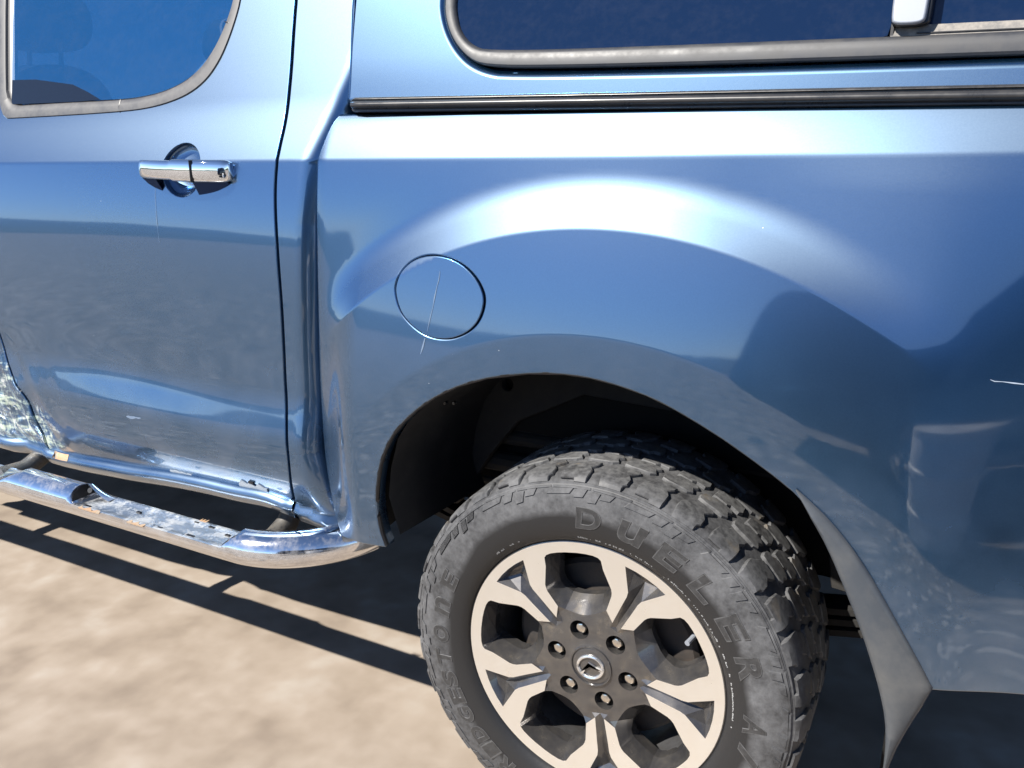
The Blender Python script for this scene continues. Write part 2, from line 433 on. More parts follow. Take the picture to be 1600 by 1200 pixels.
def flare(x, z):
    r = np.hypot(x, z)
    R = [.30,.545,.606,.614,.772,.778,.815,.860,.90]
    S = [.00,.00,.02,.085,.095,.50,.48,.03,0.]
    rs = np.arange(.3, .95, .001)
    s = np.interp(rs, R, S)
    f = np.cumsum(s[::-1])[::-1] * .001
    f = np.interp(r, rs, f)
    th = np.degrees(np.arctan2(x, z))
    soft = .0462 * (1 - sstep(.57, 1.12, r))
    k = sstep(12, 42, th) + sstep(-36, -58, th)
    f = f * (1 - k) + soft * k
    w = sstep(-.605, -.47, x) * (1 - .75 * sstep(62, 100, th) * sstep(.56, .66, r)) * (1 - sstep(.45, .8, x))
    up = sstep(.95, .84, z)
    return f * w * up
def y_tub(x, z):
    x = np.asarray(x, float); z = np.asarray(z, float)
    zz = z - np.where(z > .5, 1., np.clip((z - .3) / .2, 0, 1)) * (crease_z(x) - .862)
    fr = .030 * (1 - np.sqrt(np.clip(1 - np.clip((-.565 - x) / .035, 0, 1) ** 2, 0, 1)))
    return np.interp(zz, _TZ, _TY) - flare(x, z) + fr * .35
def y_cab(x, z):
    x = np.asarray(x, float); z = np.asarray(z, float)
    # the rear corner of the cab rolls inwards
    e = np.interp(z, [.10,.16,.30,.50,.75,.86,.935,1.03,1.14,1.6], [-.598,-.613,-.644,-.644,-.634,-.622,-.600,-.566,-.550,-.52])
    t = np.clip((x - e) / .046, 0, .995)
    roll = .046 * (1 - np.sqrt(1 - t ** 2))
    zt = .184 - np.clip(x + .69, 0, .2) * .22
    d = zt - z
    sill = np.where(d > 0, -np.minimum(d, .017) * .85, 0)
    sill = sill + np.where(d > .024, (d - .024) * .45, 0)
    return y_door(x, z) + roll + sill
def y_can(x, z):
    x = np.asarray(x, float); z = np.asarray(z, float)
    return np.interp(z, _CZ, _CY)

# measured outlines on the body side, (x, z above hub) in metres
T = {
  'door_front': [[-1.4836,0.1425],[-1.4785,0.1829],[-1.4801,0.2211],[-1.4917,0.2568],[-1.5018,0.2857],[-1.5152,0.3043],[-1.5406,0.3233],[-1.5596,0.3538],[-1.5766,0.3881],[-1.5856,0.4225],[-1.5906,0.4414]],
  'door_bottom': [[-1.4753,0.1419],[-1.4153,0.1436],[-1.2568,0.158],[-1.1706,0.1634],[-1.0475,0.1774],[-0.9253,0.185],[-0.8392,0.1855],[-0.7341,0.1928],[-0.6917,0.1846],[-0.6774,0.1814]],
  'door_rear': [[-0.6731,0.1923],[-0.6693,0.2187],[-0.6654,0.2568],[-0.6647,0.3058],[-0.6708,0.3567],[-0.6774,0.4331],[-0.6755,0.5117],[-0.6749,0.5884],[-0.6775,0.6506],[-0.6808,0.7236],[-0.6846,0.7833],[-0.6849,0.8305],[-0.6819,0.8657],[-0.6842,0.9004],[-0.685,0.9237],[-0.6918,0.9706],[-0.6986,1.0296],[-0.7083,1.0891],[-0.715,1.137],[-0.7174,1.1609]],
  'strip_out': [[-1.5779,0.9438],[-1.3438,0.9497],[-1.1536,0.9566],[-1.0753,0.9624],[-1.011,0.9733],[-0.9538,0.9903],[-0.9118,1.017],[-0.8857,1.0536],[-0.8721,1.0903],[-0.8619,1.1331],[-0.8571,1.1699]],
  'strip_in': [[-1.5444,0.9741],[-1.3536,0.9789],[-1.1615,0.9818],[-1.0926,0.9874],[-1.0367,0.9968],[-0.9844,1.0137],[-0.9447,1.038],[-0.9167,1.0697],[-0.8987,1.1039],[-0.8875,1.137],[-0.8802,1.1714]],
  'tub_front': [[-0.5644,0.9442],[-0.5777,0.9397],[-0.5869,0.9306],[-0.592,0.9168],[-0.5919,0.8952],[-0.5878,0.8554],[-0.5883,0.8093],[-0.5884,0.7508],[-0.5883,0.6673],[-0.5875,0.582],[-0.5875,0.4944],[-0.5859,0.4047],[-0.5828,0.326],[-0.5747,0.2466],[-0.5594,0.1819],[-0.5411,0.138]],
  'tub_top': [[-0.565,0.9453],[-0.199,0.9442],[0.2193,0.9464],[0.5391,0.9466]],
  'tub_bottom': [[-0.5411,0.138],[-0.499,0.1482],[-0.4557,0.1513],[-0.4174,0.1551]],
  'arch': [[-0.4174,0.1551],[-0.428,0.187],[-0.4324,0.2239],[-0.4323,0.2572],[-0.4262,0.2975],[-0.4171,0.3313],[-0.4041,0.3613],[-0.3843,0.3944],[-0.3569,0.4243],[-0.3249,0.4529],[-0.2846,0.4809],[-0.2367,0.5058],[-0.177,0.5272],[-0.0939,0.5445],[-0.0371,0.5487],[0.007,0.5473],[0.0556,0.5405],[0.103,0.5299],[0.1444,0.5149],[0.185,0.4972],[0.225,0.4779],[0.2644,0.4559],[0.2983,0.4364],[0.3234,0.4196]],
  'flap_out': [[0.3234,0.4196],[0.3695,0.3926],[0.4035,0.3585],[0.433,0.3226],[0.4684,0.2708],[0.499,0.2213],[0.5246,0.1795],[0.5376,0.1542]],
  'tub_rear_bottom': [[0.5376,0.1542],[0.5884,0.1575],[0.6515,0.1605]],
  'cap': [[-0.3844,0.6461],[-0.382,0.6648],[-0.3731,0.6855],[-0.3552,0.702],[-0.3303,0.7121],[-0.3041,0.7157],[-0.2749,0.7138],[-0.2463,0.7044],[-0.2218,0.6879],[-0.2057,0.6683],[-0.1991,0.6505],[-0.2016,0.6293],[-0.2116,0.6088],[-0.2295,0.5926],[-0.2546,0.5807],[-0.2762,0.5764],[-0.3007,0.5763],[-0.3261,0.5826],[-0.3523,0.5973],[-0.372,0.6156]],
  'can_front': [[-0.5493,1.1471],[-0.5431,1.0803],[-0.5377,1.0133],[-0.5372,0.9798]],
  'can_bottom': [[-0.5372,0.9798],[-0.2767,0.9763],[0.3021,0.9756],[0.5355,0.9741]],
  'cw_recess': [[-0.3687,1.1358],[-0.3617,1.1039],[-0.3472,1.0738],[-0.3254,1.0457],[-0.297,1.0218],[-0.2614,1.0064],[-0.2177,0.9988],[0.0786,0.9961],[0.2994,0.9959],[0.5324,0.9968]],
  'cw_out': [[-0.3594,1.1367],[-0.3518,1.1004],[-0.3302,1.0646],[-0.2954,1.034],[-0.26,1.0214],[-0.1467,1.0171],[0.0725,1.0145],[0.2953,1.0137],[0.5304,1.0132]],
  'cw_in': [[-0.3371,1.1353],[-0.3306,1.1066],[-0.3195,1.0809],[-0.2949,1.059],[-0.2636,1.0494],[-0.1504,1.0461],[0.0688,1.0434],[0.2164,1.0436],[0.3623,1.0433]],
  'cw_div': [[0.3623,1.0433],[0.3657,1.0481],[0.3653,1.0623],[0.3654,1.0913]],
  'latch': [[0.3658,1.0899],[0.3701,1.065],[0.3746,1.0606],[0.4038,1.0607],[0.4068,1.0671],[0.4064,1.0873]],
  'cw2': [[0.409,1.0576],[0.5243,1.0572],[0.5265,1.0415]],
  'sill_low': [[-1.7331,0.1026],[-1.5871,0.0999],[-1.3816,0.1179],[-1.221,0.1113],[-1.001,0.1195],[-0.7995,0.1312],[-0.6927,0.1464],[-0.5896,0.1279]],
  'handle': [[-1.05,0.8532],[-1.0459,0.8211],[-0.7882,0.8615],[-0.7868,0.8218],[-0.9425,0.8912],[-0.9293,0.7914],[-0.9926,0.8416],[-0.8687,0.8442],[-0.8796,0.8563]],
  'misc_tub': [[0.5497,0.6111],[0.5863,0.6095],[0.3473,0.53],[-0.2944,0.683],[-0.3265,0.5481]],
  'misc_door': [[-1.0057,0.8093],[-0.9976,0.6927],[-1.1196,0.2944]],
}

# ---------------------------------------------------------------- ground
def fbm(x, y, seed=0):
    r = np.random.RandomState(seed); v = np.zeros_like(x)
    for k, (f, a) in enumerate(((1.1, .5), (2.3, .3), (4.7, .2), (9, .12), (17, .07))):
        for j in range(3):
            an = r.rand() * 6.28; ph = r.rand() * 6.28; ff = f * (.8 + .4 * r.rand())
            v += a / 3 * np.sin((x * np.cos(an) + y * np.sin(an)) * ff * 3 + ph + 1.3 * np.sin((x * np.sin(an) - y * np.cos(an)) * ff * 1.7 + ph * 2))
    return v
def make_ground():
    xs = np.unique(np.concatenate([-np.geomspace(4, 260, 26)[::-1], np.arange(-4, 2.01, .04), np.geomspace(2.2, 260, 26)]))
    ys = np.unique(np.concatenate([-np.geomspace(4, 260, 26)[::-1], np.arange(-4, 2.41, .04), np.geomspace(2.6, 260, 26)]))
    X, Y = np.meshgrid(xs, ys)
    d = np.hypot(X, Y)
    Z = fbm(X, Y) * .010 * np.clip(1 - (d - 4) / 8, 0, 1)
    # the wheels have pressed the dirt flat
    for wx in (0, -3.22):
        for wy in (.13, 1.69):
            w = np.exp(-(((X - wx) / .3) ** 2 + ((Y - wy) / .22) ** 2)); Z = Z * (1 - w)
    Z = Z + .0085
    n, m_ = X.shape
    idx = np.arange(n * m_).reshape(n, m_)
    f = np.stack([idx[:-1, :-1], idx[:-1, 1:], idx[1:, 1:], idx[1:, :-1]], -1).reshape(-1, 4)
    mt = mat('dusty_dirt', (.36,.30,.24), .9, 0, 0, .25); t = NT(mt)
    n1 = t.noise(t.pos(), 1.3, 3, .5); n2 = t.noise(t.pos((1,1,1), (3,7,0)), 7, 2, .4, .3); n3 = t.noise(t.pos((1,1,1), (9,2,0)), 22, 2, .4)
    k = t.math('ADD', t.math('MULTIPLY', n1, .30), t.math('ADD', t.math('MULTIPLY', n2, .52), t.math('MULTIPLY', n3, .18)))
    c = t.ramp(k, [(.34, (.205,.165,.13)), (.46, (.262,.215,.17)), (.56, (.305,.255,.207)), (.68, (.355,.315,.27))])
    # yard beyond: stonier, greyer, with darker patches of old mud
    o = t.xyz()
    far = t.rng(t.math('ADD', t.math('MULTIPLY', o[1], -1.), t.math('MULTIPLY', n1, .8)), .95, 1.35)
    peb = t.voro(t.pos((1,1,1),(2,2,0)), 26, out='Color'); pb = t.n.new('ShaderNodeSeparateColor'); t.l.new(peb, pb.inputs[0])
    n4 = t.noise(t.pos((1,1,1), (1,3,0)), 5.5, 9, .68)
    gc = t.ramp(n4, [(.34, (.08,.067,.058)), (.47, (.17,.147,.127)), (.56, (.23,.202,.175)), (.68, (.38,.34,.30))])
    gc = t.mix(t.rng(pb.outputs[0], .86, .9), gc, (.48,.45,.42))
    t.set('Base Color', t.mix(far, c, gc))
    t.bump(k, .15, .02)
    o_ = ob('ground', mesh('ground', np.stack([X.ravel(), Y.ravel(), Z.ravel()], 1), f, mt), kind='structure')
    return o_
make_ground()

# small stones lying on the yard, seen as flecks in the paint
def make_stones():
    b = MB(); r = np.random.RandomState(3)
    for i in range(1500):
        x = r.uniform(-7, 3.5); y = -.62 - 5.4 * r.uniform(0, 1) ** 1.6 ; s = r.uniform(.008, .03) * (1 + (r.rand() > .96) * 1.6)
        v = []
        for (a, c, z) in ((1,0,.1),(.3,.9,.1),(-.8,.6,.1),(-.9,-.5,.1),(.2,-1,.1),(.1,.1,.75),(-.3,.2,.65)):
            v.append((x + s*(a + r.uniform(-.25,.25)), y + s*(c + r.uniform(-.25,.25)), s*(z + r.uniform(-.1,.1))))
        b.add(v, [(0,1,5),(1,2,6,5),(2,3,6),(3,4,5,6),(4,0,5)], 0)
    m = dusty('yard_stone', (.22,.20,.18), (.50,.47,.43), 9, .4, .62, .85)
    b.build('gravel', m, None, False, kind='stuff')
make_stones()

# ---------------------------------------------------------------- the pickup truck
truck = bpy.data.objects.new('pickup_truck', None); C.objects.link(truck)
truck['label'] = 'blue double cab pickup truck with matching canopy and crushed sill, parked on dusty dirt'
truck['category'] = 'pickup truck'
XF, XR = -2.62, 1.16            # how far the side panels are built to the front and to the rear
GAP = .0035
A = lambda L: [tuple(p) for p in L]
def off_line(P, d):             # shift a polyline sideways
    P = np.array(P, float); t = np.gradient(P, axis=0); t /= np.linalg.norm(t, axis=1)[:, None]
    return P + np.stack([-t[:, 1], t[:, 0]], 1) * d
def crease_pts(x0, x1, step=.012):
    xs = np.arange(x0, x1, step); c = crease_z(xs) - .862
    return [np.stack([xs, c + d], 1) for d in (.8565, .8605, .8665)]

# rear door -----------------------------------------------------------
front_edge = smooth_line(T['door_front'] + [[-1.625, .56], [-1.655, .75], [-1.675, .93], [-1.70, 1.05], [-1.765, 1.25], [-1.80, 1.42]], 2)
rear_edge = smooth_line(T['door_rear'] + [[-.735, 1.26], [-.775, 1.36], [-.85, 1.42]], 2)
bottom_edge = smooth_line(T['door_bottom'], 1)
door_out = np.concatenate([bottom_edge[1:-1], rear_edge, front_edge[::-1]])
win_out = smooth_line([[-1.579, .9435], [-1.50, .9455]] + T['strip_out'][1:] + [[-.862, 1.26], [-.90, 1.345], [-.97, 1.385], [-1.2, 1.40], [-1.68, 1.395], [-1.705, 1.36], [-1.668, 1.222], [-1.6206, 1.071]], 2, True)
bowl_c = (-.931, .842); bowl_r = .054
circ = lambda c, r, n=40, sx=1.: np.array([(c[0] + r*sx*math.cos(2*math.pi*k/n), c[1] + r*math.sin(2*math.pi*k/n)) for k in range(n)])
panel('rear_door', door_out, y_door, M['paint_door'], truck, [win_out, circ(bowl_c, bowl_r, 48, 1.06)], lines=crease_pts(-1.62, -.66))
DOOR = bpy.data.objects['rear_door']
DOOR['label'] = 'blue rear side door with a bent scraped lower corner'
# window: weather strip, black channel, glass
def ring_panel(name, outer, inner, G, m, parent, prof, n=None, **props):
    """a moulded strip between two closed lines; prof: list of (t across, depth)"""
    O = dense(outer, .012); 
    # match inner points by direction from the middle
    I0 = dense(inner, .002)
    rows = []
    for p in O:
        rows.append(I0[np.argmin(((I0 - p) ** 2).sum(1))])
    I = np.array(rows)
    V = []; n = len(O)
    for t, d in prof:
        q = O + (I - O) * t
        V.append(np.stack([q[:, 0], G(q[:, 0], q[:, 1]) + d, q[:, 1]], 1))
    f = []
    for j in range(len(prof) - 1):
        for k in range(n):
            k2 = (k + 1) % n; f.append((j*n + k, j*n + k2, (j+1)*n + k2, (j+1)*n + k))
    return ob(name, mesh(name, hub(np.concatenate(V)), f, m, True, None, None, 40), parent, **props)
win_in = smooth_line([[-1.558, .9735], [-1.45, .9765]] + T['strip_in'][1:] + [[-.884, 1.25], [-.925, 1.325], [-.985, 1.36], [-1.2, 1.372], [-1.65, 1.372], [-1.668, 1.34], [-1.640, 1.222], [-1.594, 1.071]], 2, True)
seal_in = smooth_line([[-1.543, .976], [-1.44, .979]] + [[a - .002, b + .002] for a, b in T['strip_in'][1:]] + [[-.888, 1.25], [-.929, 1.322], [-.988, 1.356], [-1.2, 1.368], [-1.63, 1.366], [-1.648, 1.335], [-1.6215, 1.219], [-1.5753, 1.0695]], 2, True)
wf = ring_panel('window_strip', win_out, win_in, y_door, M['weather'], DOOR, [(-.02, .012), (0, .001), (.08, -.003), (.5, -.0045), (.9, -.002), (1., .004), (1., .012)])
ring_panel('window_seal', win_in, seal_in, y_door, M['seal'], DOOR, [(0, .003), (.5, .004), (1, .008), (1, .016)])
panel('window_pane', seal_in, lambda x, z: y_door(x, z) * .0 + np.interp(z, [.9, 1.45], [float(y_door(-1.2, .9)), float(y_door(-1.2, 1.45))]) + .010, M['door_glass'], DOOR, rim=False, step=.03, edge=.02)
# joints across the strip
for (a_, c_) in (((-1.158, .9565), (-1.163, .982)), ((-.8665, 1.124), (-.8925, 1.130))):
    b = MB(); path = [(a_[0] + (c_[0]-a_[0])*k/6, a_[1] + (c_[1]-a_[1])*k/6) for k in range(7)]
    b.tube([(x, float(y_door(x, z)) - .0040 + .003 * abs(k - 3) / 3, z + H) for k, (x, z) in enumerate(path)], .0011, 6); b.build('strip_joint', M['seal'], DOOR)
# flat dark patch over the lower front of the pane
sh = [(-1.545, .978), (-1.562, 1.033), (-1.4756, 1.0324), (-1.338, 1.018), (-1.2846, 1.0016), (-1.235, .984), (-1.30, .981), (-1.45, .9785)]
b = MB(); yp = lambda v: np.interp(v, [.9, 1.45], [float(y_door(-1.2, .9)), float(y_door(-1.2, 1.45))]) + .010
b.prism(sh, lambda u, v: (u, yp(v) - .0006, v + H), lambda u, v: (u, yp(v) + .001, v + H)); b.build('pane_patch', mat('dark_pane_patch', (.008,.012,.022), .12), DOOR, smooth=False)
# handle bowl
def bowl():
    V = []; f = []; n = 48; rings = 12
    for j in range(rings + 1):
        a = j / rings * math.pi / 2
        rr = bowl_r * math.cos(a) ** .6 if j < rings else .0005
        dd = .004 + .026 * math.sin(a)
        if j == 0: dd = .0
        for k in range(n):
            x = bowl_c[0] + rr * 1.06 * math.cos(2*math.pi*k/n); z = bowl_c[1] + rr * math.sin(2*math.pi*k/n)
            V.append((x, float(y_door(x, z)) + dd, z))
    for j in range(rings):
        for k in range(n): f.append((j*n + k, j*n + (k+1) % n, (j+1)*n + (k+1) % n, (j+1)*n + k))
    ob('handle_bowl', mesh('handle_bowl', hub(V), f, M['paint']), DOOR)
bowl()
def handle():
    # chrome pull: crescent bar, flat top edge, swept lower edge, ends meeting the door
    x0, x1 = -1.038, -.787; n = 44; m_ = 20
    V = []; f = []
    for i in range(n + 1):
        u = i / n; x = x0 + (x1 - x0) * u
        e = min(u, 1 - u)
        tap = min(1., (e / .05)) ** .5 if e < .05 else 1.
        arch = math.sin(math.pi * u) ** .6
        yd = float(y_door(x, .842))
        zc = .8435; hh = .0190 * (.62 + .38 * tap) if u < .5 else .0215 * (.74 + .26 * tap)
        out = .010 + .036 * arch ** .8                      # how far the face stands off the door
        th = .013 * (.4 + .6 * tap)
        for k in range(m_):
            a = 2 * math.pi * k / m_; ca, sa = math.cos(a), math.sin(a)
            sx = abs(ca) ** .75 * (1 if ca > 0 else -1); sz = abs(sa) ** .55 * (1 if sa > 0 else -1)
            V.append((x, yd - out + th * (1 if e < .06 else 1) - th * sx, zc + hh * sz))
    for i in range(n):
        for k in range(m_): f.append((i*m_ + k, (i+1)*m_ + k, (i+1)*m_ + (k+1) % m_, i*m_ + (k+1) % m_))
    f += [tuple(range(m_)), tuple(n*m_ + k for k in range(m_ - 1, -1, -1))]
    h = ob('door_handle', mesh('door_handle', hub(V), f, M['chrome'], True, None, None, 60), DOOR)
    # the feet that join the pull to the door
    for a, c in ((-1.028, -1.002), (-.828, -.795)):
        b = MB(); y0 = float(y_door((a + c) / 2, .842)); b.box(a, c, y0 - .016, y0 + .004, .826 + H, .859 + H)
        b.build('handle_foot', M['paint'], DOOR)
    # navy pieces added as the shadow under the pull, either side of the cup
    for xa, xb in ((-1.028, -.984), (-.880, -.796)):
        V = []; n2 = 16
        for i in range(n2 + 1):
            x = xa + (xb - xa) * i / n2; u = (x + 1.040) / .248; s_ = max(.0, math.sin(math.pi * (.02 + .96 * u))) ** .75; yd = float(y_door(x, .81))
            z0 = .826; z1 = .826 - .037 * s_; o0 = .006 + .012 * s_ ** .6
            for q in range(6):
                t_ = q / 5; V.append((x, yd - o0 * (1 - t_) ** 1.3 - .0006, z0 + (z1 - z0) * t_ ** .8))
        ob('handle_shadow', mesh('handle_shadow', hub(V), [(i*6 + q, (i+1)*6 + q, (i+1)*6 + q + 1, i*6 + q + 1)[::-1] for i in range(n2) for q in range(5)], M['pull_shadow']), DOOR)
    b = MB(); xx = -.858; yy = float(y_door(xx, .842)) - .0405
    b.box(xx - .0007, xx + .0007, yy - .0045, yy + .006, .823 + H, .864 + H)
    b.build('handle_joint', M['seal'], DOOR)
handle()

# front door, crushed at the bottom -------------------------------------
fd = np.concatenate([off_line(front_edge, .0095)[::1]])
fd_out = np.concatenate([[[XF, .115], [-2.0, .112], [-1.62, .108]], [[-1.497, .128]], fd[1:], [[XF, 1.30]]])
wfd = smooth_line([[XF + .12, .955], [-1.80, .955], [-1.77, .975], [-1.80, 1.15], [-1.85, 1.33], [-1.90, 1.375], [-2.1, 1.36], [-2.45, 1.12]], 2, True)
panel('front_door', fd_out, y_door, M['paint_front'], truck, [wfd], lines=crease_pts(XF, -1.58, .03), step=.014, label='blue front side door crushed and scraped white along its lower rear corner')
FD = bpy.data.objects['front_door']
panel('window_pane', wfd, lambda x, z: y_door(x * 0 - 1.2, z) + .010, M['door_glass'], FD, rim=False, step=.05, edge=.03)

# cab corner -----------------------------------------------------------
ce = lambda z: np.interp(z, [.10,.16,.30,.50,.75,.86,.935,1.03,1.14,1.6], [-.598,-.613,-.644,-.644,-.634,-.622,-.600,-.566,-.550,-.52]) + .0445
ll = off_line(rear_edge, -.0100); ll = ll[ll[:, 1] > .175]
zs = np.linspace(.122, 1.42, 60)
cab_out = np.concatenate([[[-.672, .130]], [[-.6655, .184]], ll[ll[:, 1] > .186], np.stack([ce(zs[::-1]), zs[::-1]], 1)])
ex = np.array([(ce(z) - d, z) for z in np.arange(.12, 1.41, .009) for d in (.0006, .002, .0045, .008, .013, .02, .028)])
panel('cab_corner', cab_out, y_cab, M['paint'], truck, lines=crease_pts(-.70, -.65), extra=ex, skirt=.10, rad=.0008, step=.009, edge=.006)

# rocker below the doors -------------------------------------------------
def sweep_x(name, xs, secfn, m, parent, smooth=True, angle=50, **props):
    V = []; f = []
    for x in xs: V += [(x, y, z) for y, z in secfn(x)]
    k = len(secfn(xs[0]))
    for i in range(len(xs) - 1):
        for j in range(k - 1): f.append((i*k + j, (i+1)*k + j, (i+1)*k + j + 1, i*k + j + 1))
    return ob(name, mesh(name, hub(V), f, m, smooth, None, None, angle), parent, **props)
bz = lambda x: float(np.interp(x, bottom_edge[:, 0], bottom_edge[:, 1]))
def rock_sec(x):
    zt = bz(x) if x > -1.46 else .147
    y = float(y_door(x, zt))
    e = float(np.clip((-.640 - x) / .05, 0.02, 1)) ** .5
    arc = [(y + .004 - .019*e*math.sin(a_), zt + .003 - .019*(1 - math.cos(a_))) for a_ in np.radians(np.arange(0, 96, 9))]
    ya, za = arc[-1]
    return [(y + .035, zt + .012), (y + .013, zt + .0065)] + arc + [(ya + .003, za - .006), (ya + .008, za - .012), (y - .003, za - .019), (y + .006, za - .026), (y + .02, za - .031), (y + .045, za - .031), (y + .09, za - .015)]
sweep_x('rocker_panel', list(np.arange(XF, -.70, .03)) + list(np.arange(-.70, -.664, .004)), rock_sec, M['paint'], truck)
b = MB()
for i in range(7):
    pass
# bare primer chip on the sill and torn lip of the door
def chip(name, x0, x1, o0, o1, m):
    V = []; f = []; n = 9
    for i in range(n):
        x = x0 + (x1 - x0) * i / (n - 1); s = rock_sec(x); w = math.sin(math.pi * (i + .6) / n) ** .4
        for j, k in enumerate((5, 7, 9, 11)):
            y, z = s[k]; V.append((x + .004 * math.sin(i * 2.3 + j), y - .0012, z + .0010))
    for i in range(n - 1):
        for j in range(3): f.append((i*4 + j, (i+1)*4 + j, (i+1)*4 + j + 1, i*4 + j + 1))
    ob(name, mesh(name, hub(V), f, m), truck, label='orange patch of bare metal on the sill')
chip('rust_patch', -1.462, -1.408, 0, 0, M['rust'])
# torn flange bits at the foot of the rear door
for x0, x1, h_ in ((-.815, -.735, .014), (-1.03, -.96, .004)):
    z0 = bz((x0 + x1) / 2); y0 = float(y_door((x0 + x1) / 2, z0))
    b = MB(); n = 10; pts = [(x0 + (x1 - x0) * i / n, z0 + .002 + h_ * (.7 + .3 * math.sin(i * 2.1 + x0 * 40)) * (1 if 0 < i < n else .5)) for i in range(n + 1)]
    poly = [(x0, bz(x0) + .001), (x1, bz(x1) + .001)] + pts[::-1]
    b.prism(poly, lambda u, v: (u, float(y_door(u, v)) - .0035, v + H), lambda u, v: (u, float(y_door(u, v)) - .0002, v + H))
    b.build('door_flange', M['flange'], DOOR, angle=30)
b = MB(); b.box(-.783, -.770, float(y_door(-.78, .205)) - .0045, float(y_door(-.78, .205)), .2035 + H, .2085 + H); b.build('flange_slot', M['seal'], DOOR)

# tub side --------------------------------------------------------------
tf = smooth_line(T['tub_front'], 2)
arch = smooth_line(T['arch'], 1)
arch_tail = np.array([[.352, .395], [.392, .345], [.425, .29], [.452, .235], [.478, .17], [.492, .145]])
top = [(XR, .9475), (.22, .9465)] + [(-.2, .9445), (-.50, .9452)]
tub_out = np.concatenate([tf, T['tub_bottom'][1:-1], arch, arch_tail, [T['tub_rear_bottom'][0]], [[.65, .168], [.9, .185], [XR, .20]], top])
cap_line = smooth_line(T['cap'], 2, True)
cc = cap_line.mean(0)
fl = [np.array([(r*math.sin(a), r*math.cos(a)) for a in np.radians(np.arange(-80, 112, .6))]) for r in (.6055, .610, .6145, .7715, .7748, .7785, .7935, .8145)]
exl = np.stack([np.interp(np.arange(.16, .93, .008), tf[::-1][:, 1], tf[::-1][:, 0]) + .004, np.arange(.16, .93, .008)], 1)
TUB = panel('tub_side', tub_out, y_tub, M['paint'], truck, [cc + (cap_line - cc) * 1.052], lines=crease_pts(-.60, XR) + fl, extra=exl, step=.010, skirt=.030, rad=.004)
cl2 = cc + (cap_line - cc) * .970
FUEL = panel('fuel_flap', cl2, lambda x, z: y_tub(x, z) - .0015, M['paint'], truck, skirt=.012, rad=.0016, edge=.005, step=.008)
b = MB(); n = len(cap_line)
b.add(hub([(x, float(y_tub(x, z)) + .014, z) for x, z in cc + (cap_line - cc) * 1.06]), [tuple(range(n))]); b.build('flap_well', M['void'], truck)
# tailgate end and the dark inside of the tub
rub = MB()
def rail_sec(x):
    z0 = .9475; 
    y = float(y_can(0, .976))
    t = float(np.clip((x + .535) / .012, 0, 1)) ** .5
    s = [(y + .004, .9775), (y - .004, .9775), (y - .0085, .9760), (y - .0095, .9738), (y - .0062, .9722), (y - .0062, .9708), (y - .0130, .9700), (y - .0185, .9675), (y - .0200, .9640), (y - .0185, .9605), (y - .0120, .9585),
         (y - .0105, .9570), (y - .0120, .9553), (y - .0120, .9535), (y - .0085, .9515), (y + .004, .9505)]
    return [(y + .004 + (a - y - .004) * t, .964 + (c - .964) * (.6 + .4 * t)) for a, c in s]
sweep_x('rub_rail', [-.5365, -.535, -.533, -.530, -.525] + list(np.arange(-.51, XR, .03)), rail_sec, M['rail'], truck)

# canopy -----------------------------------------------------------------
CF = smooth_line([[-.5375, .976]] + T['can_front'][::-1] + [[-.548, 1.25], [-.56, 1.42]], 1)
rec = T['cw_recess'][:-1] + [[.532, .9966], [1.02, .998]]
rec_top = [[1.055, 1.03], [1.06, 1.10], [1.055, 1.28], [1.03, 1.33], [.9, 1.345], [-.2, 1.345], [-.31, 1.33], [-.35, 1.28], [-.364, 1.20]]
rec_line = smooth_line(rec + rec_top, 2, True)
can_out = np.concatenate([[[XR, .978]], [[XR, 1.42]], CF[::-1]])
def y_can2(x, z):
    return y_can(x, z)
CAN = panel('canopy_shell', can_out, y_can2, M['paint_can'], truck, [rec_line], step=.02, edge=.012, rad=.013, skirt=.020)
def offs(poly, d):
    P = np.array(poly); t = np.roll(P, -1, 0) - np.roll(P, 1, 0); t /= np.linalg.norm(t, axis=1)[:, None]
    return P + np.stack([-t[:, 1], t[:, 0]], 1) * d
cwo = smooth_line(T['cw_out'][:-1] + [[.53, 1.013], [1.0, 1.0135], [1.035, 1.04], [1.043, 1.10], [1.038, 1.27], [1.01, 1.315], [.9, 1.328], [-.2, 1.328], [-.30, 1.315], [-.338, 1.27], [-.353, 1.20]], 2, True)
cwi = smooth_line(T['cw_in'][:5] + [[-.1, 1.0455], [.3627, 1.0432], [.53, 1.0432], [.97, 1.044], [1.0, 1.06], [1.013, 1.10], [1.008, 1.26], [.985, 1.292], [.9, 1.30], [-.2, 1.30], [-.285, 1.29], [-.317, 1.25], [-.331, 1.20]], 2, True)
# painted flange inside the recess, rising again towards the rubber
fl_in = offs(rec_line, .0125) if False else cwo
ring_panel('window_flange', rec_line, cwo, y_can, M['paint_can'], CAN, [(-.6, .017), (0., .0150), (.28, .0150), (.44, .0085), (.60, .0080), (.74, .014), (.76, .026), (1.0, .028)])
WF = ring_panel('window_frame', cwo, cwi, y_can, M['frame'], CAN, [(0, .026), (0, .013), (.06, .0065), (.18, .0035), (.5, .0030), (.80, .0045), (.93, .0065), (1, .010), (1, .018)])
